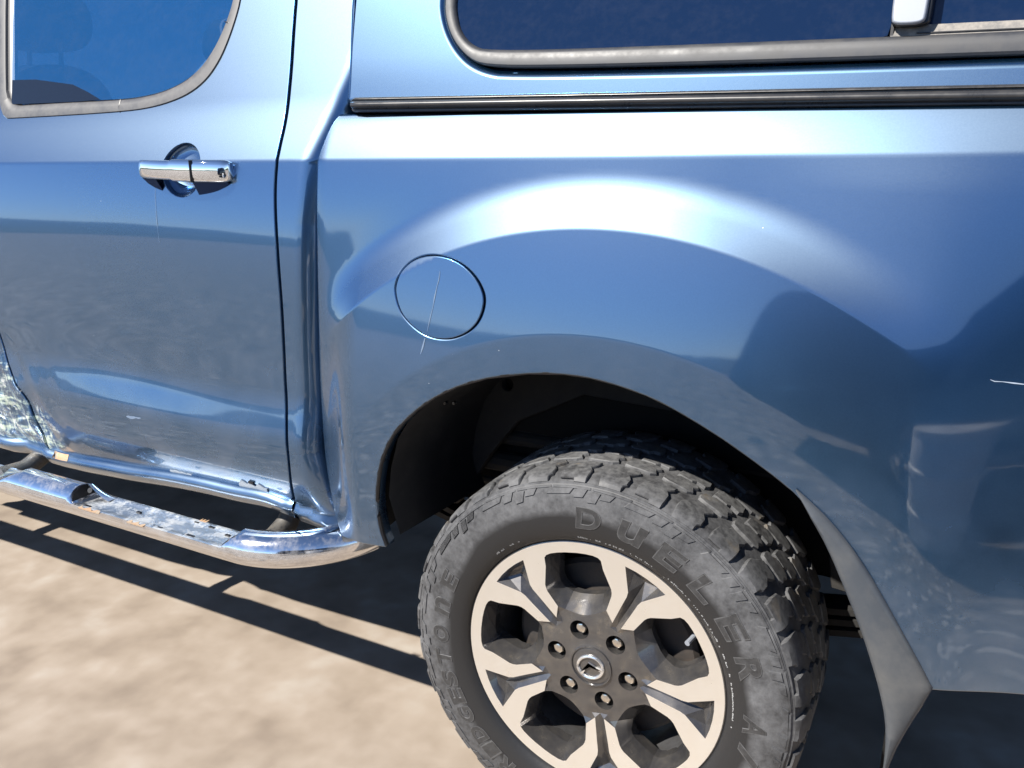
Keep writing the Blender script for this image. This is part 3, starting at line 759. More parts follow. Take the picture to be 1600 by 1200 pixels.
# sliding panes, divider, latch
pane1 = smooth_line(T['cw_in'][:5] + [[-.1, 1.0455], [.355, 1.0432]] + [[.3655, 1.046], [.3662, 1.0905], [.366, 1.30], [.355, 1.304], [-.2, 1.304], [-.285, 1.292], [-.32, 1.25], [-.334, 1.20]], 1, True)
panel('window_pane', pane1, lambda x, z: y_can(x, z) + .012, M['can_glass'], CAN, step=.05, edge=.02, rad=.0015, skirt=.006)
pane2 = [(.34, 1.0565), (1.02, 1.0565), (1.02, 1.304), (.34, 1.304)]
panel('window_pane', pane2, lambda x, z: y_can(x, z) + .022, M['can_glass'], CAN, step=.08, edge=.04, rim=False)
track = [(.3675, 1.0405), (1.0, 1.0405), (1.005, 1.0575), (.3675, 1.0575)]
b = MB(); b.prism(track, lambda u, v: (u, float(y_can(u, v)) + .0085 + (v - 1.0405) * .5, v + H), lambda u, v: (u, float(y_can(u, v)) + .03, v + H)); b.build('window_track', M['sillgrit'], CAN)
b = MB(); b.prism([(.4, 1.0458), (1.0, 1.0458), (1.0, 1.0472), (.4, 1.0472)], lambda u, v: (u, float(y_can(u, v)) + .0085, v + H), lambda u, v: (u, float(y_can(u, v)) + .02, v + H)); b.build('track_groove', M['seal'], CAN)
b = MB(); b.prism([(.3668, 1.044), (.3705, 1.044), (.3705, 1.30), (.3668, 1.30)], lambda u, v: (u, float(y_can(u, v)) + .0105, v + H), lambda u, v: (u, float(y_can(u, v)) + .03, v + H)); b.build('pane_edge', M['seal'], CAN)
lt = smooth_line([[.3706, 1.0640], [.3752, 1.0600], [.4042, 1.0602], [.4073, 1.0664], [.4075, 1.15], [.404, 1.158], [.374, 1.158], [.3706, 1.15]], 2, True)
panel('latch_base', lt.mean(0) + (lt - lt.mean(0)) * np.array([1.22, 1.04]) + np.array([.0022, -.0008]), lambda x, z: y_can(x, z) - .002, M['seal'], CAN, step=.02, edge=.006, skirt=.02, rad=.003)
panel('latch', lt, lambda x, z: y_can(x, z) - .010, M['latch'], CAN, step=.012, edge=.005, skirt=.010, rad=.004)

# roof, pillars, inner body: closed dark volume behind the panels ------------------
def loft(name, stations, mats, parent, mi=None, caps=True, smooth=False, **props):
    """stations: list of (x, closed outline of (y,z)) with equal counts"""
    n = len(stations[0][1]); V = []; f = []; ms = []
    for x, sec in stations: V += [(x, y, z) for y, z in sec]
    for i in range(len(stations) - 1):
        for k in range(n):
            f.append((i*n + k, (i+1)*n + k, (i+1)*n + (k+1) % n, i*n + (k+1) % n)); ms.append(mi[k] if mi else 0)
    if caps: f += [tuple(range(n - 1, -1, -1)), tuple((len(stations)-1)*n + k for k in range(n))]; ms += [0, 0]
    return ob(name, mesh(name, hub(V), f, mats, smooth, ms, None, 40), parent, **props)
W = 1.83                                            # overall width at the panels
low = lambda z: [(.055, .16), (.045, .30), (.06, .60), (.075, .84), (.125, .93), (W-.125, .93), (W-.06, .84), (W-.05, .60), (W-.03, .30), (W-.04, .16)]
mi_low = [0,0,0,0,0,1,1,1,1,0]
loft('cab_body', [(-2.66, low(0)), (-.625, low(0))], [M['void'], M['paint']], truck, mi_low)
upz = [(.15, .931), (.20, 1.15), (.30, 1.40), (.42, 1.44), (W-.42, 1.44), (W-.30, 1.40), (W-.20, 1.15), (W-.15, .931)]
# greenhouse: roof skin, far side, rear wall (the near side stays open behind the glass)
b = MB()
secs = [(-2.05, 1.0), (-.72, 1.0), (-.64, .985)]
b.add(hub([(-2.0, .27, 1.395), (-2.0, .42, 1.44), (-2.0, W-.42, 1.44), (-2.0, W-.30, 1.40), (-.80, .27, 1.395), (-.80, .42, 1.44), (-.80, W-.42, 1.44), (-.80, W-.30, 1.40)]), [(0,4,5,1), (1,5,6,2), (2,6,7,3)])
b.add(hub([(-2.75, .30, .95), (-2.75, W-.30, .95), (-2.0, W-.35, 1.42), (-2.0, .33, 1.42)]), [(0,1,2,3)], 1)
b.add(hub([(-2.75, W-.15, .93), (-.62, W-.15, .93), (-.70, W-.28, 1.40), (-2.0, W-.28, 1.40)]), [(0,1,2,3)], 1)
b.build('cab_roof', [M['paint'], M['door_glass']], truck)
b = MB(); b.add(hub([(-.612, .15, .3), (-.612, W-.1, .3), (-.612, W-.15, .93), (-.655, W-.28, 1.42), (-.655, .28, 1.42), (-.600, .13, .93)]), [(0,1,2,3,4,5)]); b.build('cab_rear_wall', M['paint'], truck)
# roof edge rail above the doors
sweep_x('roof_rail', list(np.arange(-2.0, -.56, .1)), lambda x: [(float(y_door(-1., 1.30)) + .03, 1.36), (float(y_door(-1., 1.36)) - .002, 1.385), (float(y_door(-1., 1.40)), 1.405), (float(y_door(-1, 1.40)) + .03, 1.425), (.42, 1.445)], M['paint'], truck)
# seats seen faintly through the glass
for sx in (-1.15, -2.05):
    for sy_ in (.50, 1.25):
        b = MB()
        for (yw, z0, z1, th) in ((.23, .70, 1.10, .06), (.13, 1.135, 1.30, .045)):
            prof = smooth_line([[sy_ - yw, z0], [sy_ + yw, z0], [sy_ + yw * .86, z1], [sy_ - yw * .86, z1]], 3, True)
            b.prism([tuple(p) for p in prof], lambda u, v: (sx + (v - .7) * .22 - th, u, v + H), lambda u, v: (sx + (v - .7) * .22 + th, u, v + H))
        for d in (-.05, .05): b.tube([(sx + .085, sy_ + d, 1.08 + H), (sx + .10, sy_ + d, 1.16 + H)], .007, 6)
        b.build('seat', M['seat'], truck)
# bonnet, front wings
nose = [(.10, .16), (.06, .40), (.08, .62), (.16, .70), (.4, .735), (W-.4, .735), (W-.16, .70), (W-.08, .62), (W-.06, .40), (W-.10, .16)]
nose2 = [(y*.9 + .09, z - .05) for y, z in nose]
scuttle = [(y, z if z < .3 else z + (.12 if z > .65 else .05)) for y, z in nose]
loft('bonnet', [(-2.80, scuttle), (-2.79, scuttle), (-4.05, [(y, max(z, .17)) for y, z in nose2])], M['paint'], truck)
def y_wing(x, z): return y_door(-2.2 + x*0, z) + .0
wing = [(XF - .006, .12), (XF - .006, .86), (-2.9, .83), (-4.0, .72), (-4.02, .25), (-3.75, .2)] + [(-3.22 + .5*math.sin(a), .5*math.cos(a)) for a in np.radians(np.arange(-66, 70, 6))] + [(-2.75, .12)]
panel('front_wing', wing[::-1], y_wing, M['paint'], truck, step=.05, edge=.03)
# tub: inner box, far side, tailgate
tb = [(.32, .30), (.32, .56), (.13, .60), (.13, .925), (W-.13, .925), (W-.06, .86), (W-.03, .55), (W-.03, .2), (W-.1, .18), (W-.32, .30)]
loft('tub_body', [(-.545, tb), (-.52, tb), (XR, tb)], [M['void'], M['paint']], truck, [0,0,0,0,1,1,1,0,0,0])
ct_ = [(.135, .955), (.17, 1.15), (.235, 1.40), (.33, 1.47), (W-.33, 1.47), (W-.235, 1.40), (W-.17, 1.15), (W-.135, .955)]
loft('canopy_body', [(-.515, ct_), (XR - .02, ct_)], [M['void'], M['paint_can']], truck, [0,0,1,1,1,1,1,0])
sweep_x('canopy_roof_edge', list(np.arange(-.56, XR + .01, .1)), lambda x: [(float(y_can(0, 1.42)), 1.42), (float(y_can(0, 1.44)) + .01, 1.445), (.26, 1.47), (.34, 1.476)], M['paint_can'], truck)
# canopy front wall facing the cab
b = MB(); b.add(hub([(-.5385, .0915, .977), (-.5385, W-.1, .977), (-.558, W-.2, 1.42), (-.558, .19, 1.42)]), [(0,1,2,3)]); b.build('canopy_front_wall', M['paint_can'], truck)
b = MB(); b.add(hub([(-.552, .075, .17), (-.552, W-.075, .17), (-.556, W-.1, .93), (-.556, .115, .93)]), [(0,1,2,3)]); b.build('tub_front_wall', M['paint'], truck)
b = MB(); b.add(hub([(XR, .02, .2), (XR, W-.02, .2), (XR, W-.09, .945), (XR, .09, .945)]), [(3,2,1,0)])
b.add(hub([(XR, .10, .98), (XR, W-.10, .98), (XR, W-.2, 1.42), (XR, .2, 1.42)]), [(3,2,1,0)], 1); b.build('tailgate', [M['paint'], M['can_glass']], truck)

# wheel arch liner, inner wing, chassis ---------------------------------------------
def liner():
    V = []; f = []; m_ = []
    ths = np.radians(np.arange(-70, 73, 4.)); ys = [-.012, .02, .06, .12, .20, .30, .36]
    for th in ths:
        d = math.degrees(th)
        r0 = .552 if d > -40 else min(.552, .418 / math.sin(math.radians(-d)))
        if d > 30: r0 = .548 - min(.012, (d - 30) * .0006)
        r0 += .02
        for j, y in enumerate(ys):
            r = r0 + (.0 if j < 1 else .012) + .006 * math.sin(d * .35) * (j > 1) + (.012 if 2 < j < 5 and abs(d + 20) < 9 else 0)
            V.append((r * math.sin(th), y, r * math.cos(th)))
    k = len(ys)
    for i in range(len(ths) - 1):
        for j in range(k - 1): f.append((i*k + j, i*k + j + 1, (i+1)*k + j + 1, (i+1)*k + j))
    return ob('wheel_arch_liner', mesh('wheel_arch_liner', hub(V), f, M['liner'], True, None, None, 45), truck)
LIN = liner()
# the liner's front flap curving down behind the sill
b = MB()
path = [(-.40, .175), (-.423, .25), (-.415, .31), (-.397, .37), (-.37, .412), (-.33, .45), (-.28, .487), (-.22, .517), (-.15, .54), (-.08, .552)]
def ribbon(b, path, y0, y1, dx, mi=0):
    n = len(path); v = [(x, y0, z + H) for x, z in path] + [(x + dx[0], y1, z + dx[1] + H) for x, z in path]
    b.add(v, [(i, i + 1, n + i + 1, n + i) for i in range(n - 1)], mi)
ribbon(b, [(x + .006, z) for x, z in path], -.006, .30, (.012, -.01))
b.build('liner_front', M['liner'], truck, smooth=True)
b = MB(); b.tube([(x + .001, float(y_tub(x, z)) + .006, z + H) for x, z in arch[::2]], .0055, 8); b.build('arch_lip_rubber', M['seal'], truck)
# inner wall with holes, seam and brackets
hole_a = circ((-.155, .475), .032, 24); hole_b = circ((-.325, .405), .016, 18)
panel('inner_wing', [(-.52, .10), (-.52, .60), (.60, .60), (.60, .10), (.36, .12), (.33, .30), (.15, .40), (-.15, .41), (-.30, .33), (-.36, .25), (-.44, .12)][::-1], lambda x, z: .30 + .0 * x + (z - .4) * .08, M['under'], truck, [hole_a, hole_b], step=.05, edge=.02, rad=.003)
b = MB(); b.box(-.52, .60, .352, .356, .1 + H, .62 + H); b.build('inner_wing_backing', M['void'], truck)
b = MB()
b.prism([(-.27, .545), (-.19, .545), (-.205, .50), (-.235, .478), (-.255, .50)], lambda u, v: (u, .20, v + H), lambda u, v: (u, .31, v + H))
b.prism([(-.31, .52), (-.27, .545), (-.262, .50), (-.30, .485)], lambda u, v: (u, .22, v + H), lambda u, v: (u, .31, v + H))
b.build('inner_bracket', M['liner'], truck, smooth=False)
for x, z in ((-.366, .423), (-.345, .421), (-.325, .424)):
    b = MB(); b.tube([(x, .085, z + H), (x, .094, z + H)], .003, 8); b.build('liner_clip', M['bracket'], truck)
# chassis rail, leaf spring, damper, axle, tank
b = MB()
for y in (.42, 1.29): b.box(-4.0, 1.15, y, y + .08, .11 + H, .26 + H)
for x in (-2.4, -1.2, -.45, .6): b.box(x, x + .10, .42, 1.37, .13 + H, .23 + H)
b.build('chassis_rail', M['under'], truck, smooth=False)
b = MB()
for y in (.33, 1.44):
    b = MB()
    for j in range(4):
        L = .62 - j * .10
        pth = [(-L + 2*L*i/16, y, .03 - .022*j + .10 * ((-L + 2*L*i/16) / .62) ** 2 + H) for i in range(17)]
        n = len(pth)
        for (p, q) in zip(pth[:-1], pth[1:]):
            v = [(p[0], y-.03, p[2]), (q[0], y-.03, q[2]), (q[0], y+.03, q[2]), (p[0], y+.03, p[2]), (p[0], y-.03, p[2]-.013), (q[0], y-.03, q[2]-.013), (q[0], y+.03, q[2]-.013), (p[0], y+.03, p[2]-.013)]
            b.add(v, [(0,1,2,3), (7,6,5,4), (0,4,5,1), (2,6,7,3)])
    b.build('leaf_spring', M['under'], truck)
b = MB(); b.tube([(0, .27, H), (0, 1.55, H)], .045, 16); b.tube([(0, .80, H), (0, .84, H), (0, .98, H), (0, 1.02, H)], [.05, .14, .14, .05], 18)
b.build('rear_axle', M['under'], truck)
b = MB(); b.tube([(.10, .36, .0 + H), (-.18, .40, .46 + H)], .028, 14); b.tube([(-.08, .385, .30 + H), (-.18, .40, .46 + H)], .038, 14); b.build('damper', M['under'], truck)
b = MB(); b.tube([(-.38, .34, .27 + H), (-.25, .34, .275 + H), (-.1, .34, .28 + H)], .016, 10); b.tube([(-.40, .33, .215 + H), (-.15, .33, .22 + H)], .022, 10); b.tube([(-.40, .33, .165 + H), (-.15, .33, .155 + H)], .010, 8)
b.build('brake_pipe', M['under'], truck)
b = MB(); b.tube([(.36, .30, .26 + H), (1.1, .30, .27 + H)], .022, 10); b.tube([(.36, .31, .22 + H), (1.1, .31, .225 + H)], .014, 10); b.build('exhaust_pipe', M['under'], truck)
b = MB(); b.box(-2.3, -.72, .50, 1.25, .02 + H, .12 + H); b.box(-1.9, -.8, .16, .46, .10 + H, .18 + H); b.build('fuel_tank', M['under'], truck, smooth=False)
b = MB(); b.box(-4.0, XR, .34, W - .34, .285 + H, .295 + H); b.build('floor_pan', M['under'], truck, smooth=False)

# side step -------------------------------------------------------------------------
YC, ZC, RS = -.072, .098, .038
def step_tube():
    n = 40
    path = [(x, YC, ZC) for x in np.concatenate([np.arange(-2.62, -1.51, .04), np.arange(-1.50, -.748, .01)])]
    # rear end: sweeps inboard
    cxr, rad_ = -.745, .225
    for a in np.radians(np.arange(2, 74, 3)): path.append((cxr + rad_ * math.sin(a), YC + rad_ * (1 - math.cos(a)), ZC + .012 * (a / 1.2)))
    P = [Vector(p) for p in path]; V = []; f = []; ms = []
    def flat(x):                # level the top is cut down to, None where the tube is whole
        if -1.232 < x < -.768 or x < -1.505: return ZC + .006
        if -1.505 <= x < -1.445: return ZC + .006 + (x + 1.505) / .06 * .032
        if -.768 <= x < -.742: return ZC + .006 + (x + .768) / .026 * .032
        return None
    for i, p in enumerate(P):
        d = (P[min(i+1, len(P)-1)] - P[max(i-1, 0)]).normalized(); a = d.cross(Vector((0,0,1))).normalized(); u = Vector((0,0,1))
        fl_ = flat(p.x)
        for k in range(n):
            q = 2*math.pi*k/n; r = RS
            v = p + a * (math.cos(q) * r) + u * (math.sin(q) * r)
            if fl_ is not None and v.z > fl_:
                # pressed-in pad seat: shallow tray between the rims
                t = (v - p).dot(a) / RS
                v.z = fl_ - .003 * max(0, 1 - (abs(t) / .8) ** 4) + (.0 if p.x < -1.5 else .0)
            V.append(tuple(v))
    for i in range(len(P) - 1):
        for k in range(n):
            f.append((i*n + k, (i+1)*n + k, (i+1)*n + (k+1) % n, i*n + (k+1) % n))
            q = 2*math.pi*(k + .5)/n; x = (P[i].x + P[i+1].x) / 2; fl_ = flat(x)
            ms.append(1 if fl_ is not None and x < -.77 and x > -1.232 and RS * math.sin(q) + ZC > fl_ + .002 else 0)
    f += [tuple(range(n)), tuple((len(P)-1)*n + k for k in range(n - 1, -1, -1))]; ms += [0, 0]
    return ob('side_step', mesh('side_step', hub(V), f, [M['step'], M['steppad']], True, ms, None, 38), truck, label='chrome tube side step with its tread pad torn off')
STEP = step_tube()
# open end of the tube where the pad seat begins: black mouth with a bright far hole
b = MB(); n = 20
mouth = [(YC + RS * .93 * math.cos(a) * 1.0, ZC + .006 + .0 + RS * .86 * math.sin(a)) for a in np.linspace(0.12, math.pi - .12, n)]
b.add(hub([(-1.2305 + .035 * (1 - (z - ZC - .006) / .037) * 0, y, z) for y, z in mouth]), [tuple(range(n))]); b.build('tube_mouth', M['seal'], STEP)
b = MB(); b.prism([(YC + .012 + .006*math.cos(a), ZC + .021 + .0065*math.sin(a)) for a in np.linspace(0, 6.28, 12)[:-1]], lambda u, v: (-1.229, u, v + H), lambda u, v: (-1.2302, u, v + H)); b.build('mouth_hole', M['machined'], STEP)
b = MB(); mouth2 = [(YC + RS * .8 * math.cos(a), ZC + .0065 + .012 * math.sin(a)) for a in np.linspace(0, math.pi, n)]
b.add(hub([(-.769 + (z - ZC - .006) * .6, y - .004, z + .0016) for y, z in mouth2]), [tuple(range(n))]); b.build('cut_gap', M['seal'], STEP)
# torn collar of metal at the front of the seat
b = MB(); V = []
for i in range(9):
    x = -1.231 + .008 * i; k = (1 - i / 8) ** 1.4
    for j in range(10):
        a = math.radians(20 + 130 * (j / 9)); a2 = math.radians(180) - a
        V.append((x, YC + RS * 1.0 * math.cos(math.radians(12 + 62 * j / 9)), ZC + .006 + RS * .86 * math.sin(math.radians(12 + 62 * j / 9)) * k))
b.add(hub(V), [(i*10 + j, (i+1)*10 + j, (i+1)*10 + j + 1, i*10 + j + 1) for i in range(8) for j in range(9)])
b.build('torn_collar', M['step'], STEP)
# slots punched in the pad seat
for x, y, w in ((-1.195, -.045, .016), (-1.190, -.098, .020), (-1.06, -.066, .012), (-.905, -.043, .013), (-.858, -.046, .016), (-.868, -.096, .020), (-.80, -.058, .012), (-.955, -.100, .014)):
    b = MB(); b.box(x - w/2, x + w/2, y - .003, y + .003, ZC + .0025 + H, ZC + .0058 + H); b.build('pad_slot', M['seal'], STEP, smooth=False)
for x0, x1, y0 in ((-1.20, -1.13, -.112), (-1.04, -.99, -.112), (-.905, -.885, -.034)):
    b = MB(); n = 8; pts = [(x0 + (x1 - x0)*i/n, y0 + .006*math.sin(i*1.9 + x0*30)*(1 if y0 < -.1 else -1)) for i in range(n + 1)]
    poly = [(x0, y0 - .003), (x1, y0 - .003)] + [(p[0], p[1] + .004) for p in pts[::-1]]
    b.prism(poly, lambda u, v: (u, v, ZC + .0066 + H), lambda u, v: (u, v, ZC + .004 + H)); b.build('rust_patch', M['rust'], STEP, smooth=False)
b = MB(); b.box(-.712, -.700, YC - .005, YC + .001, ZC + RS - .001 + H, ZC + RS + .0006 + H); b.build('pad_slot', M['seal'], STEP, smooth=False)
for x in (-1.575, -.735, -2.40):
    b = MB(); b.tube([(x, YC + .01, ZC - .012 + H), (x, YC + .08, ZC - .016 + H), (x, YC + .125, ZC + .002 + H), (x, YC + .15, ZC + .035 + H), (x, YC + .155, ZC + .09 + H)], .024, 14)
    b.box(x - .045, x + .045, YC + .145, YC + .19, ZC + .05 + H, ZC + .11 + H)
    b.build('step_bracket', M['bracket'], STEP, angle=40)

# mud flap: moulded wing following the arch, rubber flap behind the wheel widened inboard to block sun ---------
def flap():
    inner = smooth_line([[.3255, .4235], [.350, .388], [.378, .343], [.408, .282], [.437, .220], [.463, .150], [.481, .090], [.487, .045], [.489, .0], [.488, -.06]], 2)
    outer = smooth_line([[.3260, .4245]] + T['flap_out'][1:] + [[.5385, .158], [.530, .128], [.512, .072], [.497, .012], [.490, -.06]], 2)
    n = 60
    def res(P):
        P = np.array(P); s = np.concatenate([[0], np.cumsum(np.linalg.norm(np.diff(P, axis=0), axis=1))]); u = np.linspace(0, s[-1], n)
        return np.stack([np.interp(u, s, P[:, 0]), np.interp(u, s, P[:, 1])], 1)
    a, c = res(inner), res(outer); V = []; f = []
    prof = [(-.0, .10), (0, .02), (0.0, .004), (.03, -.004), (.12, -.011), (.3, -.015), (.55, -.014), (.8, -.010), (.93, -.007), (.99, -.003), (1.0, .004)]
    for i in range(n):
        for t, d in prof:
            q = a[i] + (c[i] - a[i]) * t; k = min(1, i / 5)
            wl = .006 * sstep(.10, .0, q[1])
            V.append((q[0], float(y_tub(np.array(q[0]), np.array(max(q[1], .17)))) + d * (.25 + .75 * k) - .002 + max(0, .17 - q[1]) * .08, q[1]))
    k = len(prof)
    for i in range(n - 1):
        for j in range(k - 1): f.append((i*k + j, i*k + j + 1, (i+1)*k + j + 1, (i+1)*k + j))
    return ob('mud_flap', mesh('mud_flap', hub(V), f, M['flap'], True, None, None, 50), truck)
FLAP = flap()
b = MB(); pth = [(.42, .34), (.46, .22), (.480, .10), (.485, -.05), (.485, -.27)]
n = len(pth); v = [(x - .004, .19, z + H) for x, z in pth] + [(x - .004, .52, z + H) for x, z in pth] + [(x + .004, .19, z + H) for x, z in pth] + [(x + .004, .52, z + H) for x, z in pth]
b.add(v, [(i, i+1, n+i+1, n+i) for i in range(n-1)] + [(2*n+i, 3*n+i, 3*n+i+1, 2*n+i+1) for i in range(n-1)] + [(i, 2*n+i, 2*n+i+1, i+1) for i in range(n-1)] + [(n-1, 2*n-1, 4*n-1, 3*n-1)])
b.build('flap_sun_block', M['void'], FLAP)  # flap sheet carried further inboard to stop a sun patch on the ground
# scratches and bird lime streaks standing on the paint
def streak(name, pts, w, G, m, parent, **p):
    b = MB(); n = len(pts)
    P = np.array(pts, float); tt = np.gradient(P, axis=0); tt /= np.linalg.norm(tt, axis=1)[:, None]; nn = np.stack([-tt[:, 1], tt[:, 0]], 1)
    V = []
    for i in range(n):
        ww = w * (.3 + .7 * math.sin(math.pi * (i + .5) / n)) * (.8 + .4 * math.sin(i * 2.7))
        for s in (-1, 1):
            q = P[i] + nn[i] * ww * s; V.append((q[0], float(G(q[0], q[1])) - .0007, q[1]))
    b.add(hub(V), [(2*i, 2*i+1, 2*i+3, 2*i+2) for i in range(n - 1)]); b.build(name, m, parent, **p)
M['lime'] = mat('dried_streak', (.13,.18,.26), .5); M['scr'] = mat('bare_scratch', (.28,.33,.40), .5)
streak('scratch', [(.548, .6098), (.553, .6080), (.562, .6084), (.575, .6078), (.60, .6068), (.64, .604)], .0008, y_tub, M['scr'], TUB)
streak('dried_streak', [(-1.0055, .806), (-1.0062, .785), (-1.0048, .765), (-1.0035, .74), (-1.0012, .72), (-.9985, .695)], .0006, y_door, M['lime'], DOOR)
streak('dried_streak', [(-.2905, .690), (-.2915, .676), (-.2945, .665), (-.2985, .645), (-.3005, .630), (-.3052, .61), (-.3102, .586)], .0009, lambda x, z: y_tub(x, z) - .0015, M['lime'], FUEL)
streak('dried_streak', [(-.315, .574), (-.319, .558), (-.323, .545)], .0016, y_tub, M['lime'], TUB)
for (x, z, r) in ((-1.118, .300, .011), (-1.095, .302, .006)):
    b = MB(); pl = [(x + r * 1.5 * math.cos(a), z + r * .32 * math.sin(a) * (1 + .3 * math.sin(3*a)) + .1 * r * math.cos(a)) for a in np.linspace(0, 6.28, 15)[:-1]]
    b.add(hub([(u, float(y_door(u, v)) - .0006, v) for u, v in pl]), [tuple(range(14))]); b.build('mud_spot', M['lime'], DOOR)

# ---------------------------------------------------------------- wheel
wheel = bpy.data.objects.new('wheel', None); C.objects.link(wheel); wheel.parent = truck; wheel.location = (0, 0, H)
P2 = lambda r, d: (r * math.sin(math.radians(d)), r * math.cos(math.radians(d)))
def yface(r): return .0015 + .010 * min(1, max(0, (.243 - r) / .14))
G0, STEPA = 25.5, 72.
def rim():
    pts = []; hs = []; edges = []
    def loop(P, closed=True, dens=None):
        b = len(pts)
        for (x, z, y) in P: pts.append((x, z)); hs.append(y)
        n = len(P)
        for i in range(n if closed else n - 1): edges.append((b + i, b + (i + 1) % n))
    outer = [(*P2(.2430, a), 0.0005) for a in np.arange(0, 360, 3.)]
    loop(outer)
    half = [(.2225, 33), (.2225, 29), (.2222, 25.5), (.2205, 23.0), (.2165, 21.5), (.200, 20), (.1685, 13.8), (.1620, 12.9), (.155, 12.5), (.1225, 13.4), (.105, 4.8), (.150, 4.1), (.17, 3.8), (.180, 4.3), (.225, 10.2), (.2257, 5)]
    Bc = []
    for k in range(5):
        g = G0 + STEPA * k
        sec = [(r, -a) for r, a in half] + [(.2258, 0)] + [(r, a) for r, a in half[::-1]]
        Bc += [(*P2(r, g + a), yface(r)) for r, a in sec]
    loop(Bc)
    Bpoly = [(x, z) for x, z, _ in Bc]
    wins0 = []; wins1 = []
    for k in range(5):
        w = G0 + 36 + STEPA * k
        # hub side of the window mouth, recessed below the legs
        inn = [(.1225, -22.6), (.112, -18.5), (.103, -11), (.0985, -5), (.0975, 0), (.0985, 5), (.103, 11), (.112, 18.5), (.1225, 22.6)]
        loop([(*P2(r, w + a), yface(r) + (.004 if abs(a) < 20 else 0)) for r, a in inn], closed=False)
        cr = [(.1225, 22.6), (.155, 23.5), (.162, 23.1), (.1685, 22.2), (.2, 16), (.2165, 14.5), (.2205, 13), (.2222, 10.5), (.2225, 7), (.2225, 3)]
        wins0.append([P2(r, w + a) for r, a in inn[:-1]] + [P2(r, w + a) for r, a in cr] + [P2(r, w - a) for r, a in cr[::-1]][:-1])
        w1 = [(.2125, 0), (.212, 7.5), (.2095, 10.3), (.204, 11.8), (.193, 13.4), (.166, 17.6), (.156, 18.3), (.146, 17.6), (.130, 13.2), (.1245, 7), (.1235, 0)]
        w1 = w1 + [(r, -a) for r, a in w1[-2:0:-1]]
        loop([(*P2(r, w + a), .040 + (.006 if r < .14 else 0)) for r, a in w1]); wins1.append([P2(r, w + a) for r, a in w1])
        g = G0 + STEPA * k
        # groove line and pocket floor
        loop([(*P2(r, g), y) for r, y in ((.098, .017), (.13, .0185), (.165, .0185), (.182, .021), (.205, .024), (.219, .016))], closed=False)
        loop([(*P2(.216, g - 6.2), .0175), (*P2(.205, g), .024)], closed=False)
        loop([(*P2(.216, g + 6.2), .0175), (*P2(.205, g), .024)], closed=False)
        for s in (-1, 1): loop([(*P2(.099, g + 9 * s), .0155), (*P2(.112, g + 9.5 * s), .0145)], closed=False)
    nuts = [38.5 + 60 * k for k in range(6)]; holes = []
    for a in nuts:
        cx, cz = P2(.0699, a)
        h = [(cx + .0182 * math.sin(t), cz + .0182 * math.cos(t), .0135) for t in np.linspace(0, 2*math.pi, 25)[:-1]]
        loop(h); holes.append([(x, z) for x, z, _ in h])
    hubc = [(*P2(.040, a), .0115) for a in np.arange(0, 360, 7.5)]; loop(hubc)
    loop([(*P2(.047, a), .0135) for a in np.arange(0, 360, 9.)]); 
    for a in np.arange(0, 360, 10.):
        pts.append(P2(.0925, a)); hs.append(.0142)
    V2, E2, F2, ov, oe, of = mgeo.delaunay_2d_cdt([Vector(p) for p in pts], edges, [], 0, 1e-6)
    V2 = np.array([tuple(v) for v in V2]); F2 = np.array([f for f in F2 if len(f) == 3])
    Y = np.array([np.mean([hs[i] for i in o]) if len(o) else .014 for o in ov])
    cen = V2[F2].mean(1)
    ok = pin(cen, [(x, z) for x, z, _ in outer]) & ~pin(cen, [(x, z) for x, z, _ in hubc])
    for w in wins1: ok &= ~pin(cen, w)
    for h in holes: ok &= ~pin(cen, h)
    F2 = F2[ok]; cen = cen[ok]
    a, b_, c = V2[F2[:, 0]], V2[F2[:, 1]], V2[F2[:, 2]]
    ar = (b_[:,0]-a[:,0])*(c[:,1]-a[:,1]) - (b_[:,1]-a[:,1])*(c[:,0]-a[:,0])
    F2 = F2[np.abs(ar) > 1e-10]; cen = cen[np.abs(ar) > 1e-10]; ar = ar[np.abs(ar) > 1e-10]
    F2 = np.where((ar > 0)[:, None], F2, F2[:, ::-1])
    dark = pin(cen, Bpoly)
    b = MB(); b.v = [(x, y, z) for (x, z), y in zip(V2, Y)]; b.f = [tuple(f) for f in F2.tolist()]; b.m = [1 if d else 0 for d in dark]
    # rim lip rolling into the tyre bead and the barrel behind
    n = 120
    def lathe(prof, mi, inward=False):
        v = [(r * math.sin(2*math.pi*k/n), y, r * math.cos(2*math.pi*k/n)) for r, y in prof for k in range(n)]
        f = [(j*n + k, j*n + (k+1) % n, (j+1)*n + (k+1) % n, (j+1)*n + k) for j in range(len(prof) - 1) for k in range(n)]
        b.add(v, [q[::-1] for q in f] if not inward else f, mi)
    lathe([(.2430, .0005), (.2448, .0012), (.2462, .003), (.2466, .006), (.2462, .010), (.243, .014)], 1)
    lathe([(.214, .040), (.212, .06), (.207, .10), (.205, .20)], 2, True)
    lathe([(.205, .20), (.19, .235)], 2, True)
    for w in wins1:                                    # thickness of the spokes behind the mouth
        m_ = len(w); v = [(x, .040 + (.006 if math.hypot(x, z) < .14 else 0), z) for x, z in w] + [(x * 1.0, .062, z * 1.0) for x, z in w]
        b.add(v, [(k, (k+1) % m_, m_ + (k+1) % m_, m_ + k) for k in range(m_)], 1)
    for h in holes:
        m_ = len(h); c_ = np.mean(h, 0)
        v = [(x, .0135, z) for x, z in h] + [(c_[0] + (x - c_[0]) * .95, .046, c_[1] + (z - c_[1]) * .95) for x, z in h]
        b.add(v, [(k, (k+1) % m_, m_ + (k+1) % m_, m_ + k) for k in range(m_)] , 1)
        b.add(v[m_:], [tuple(range(m_))], 3)
    b.build('rim', [M['machined'], M['gunmetal'], M['barrel'], M['void']], wheel, angle=18)
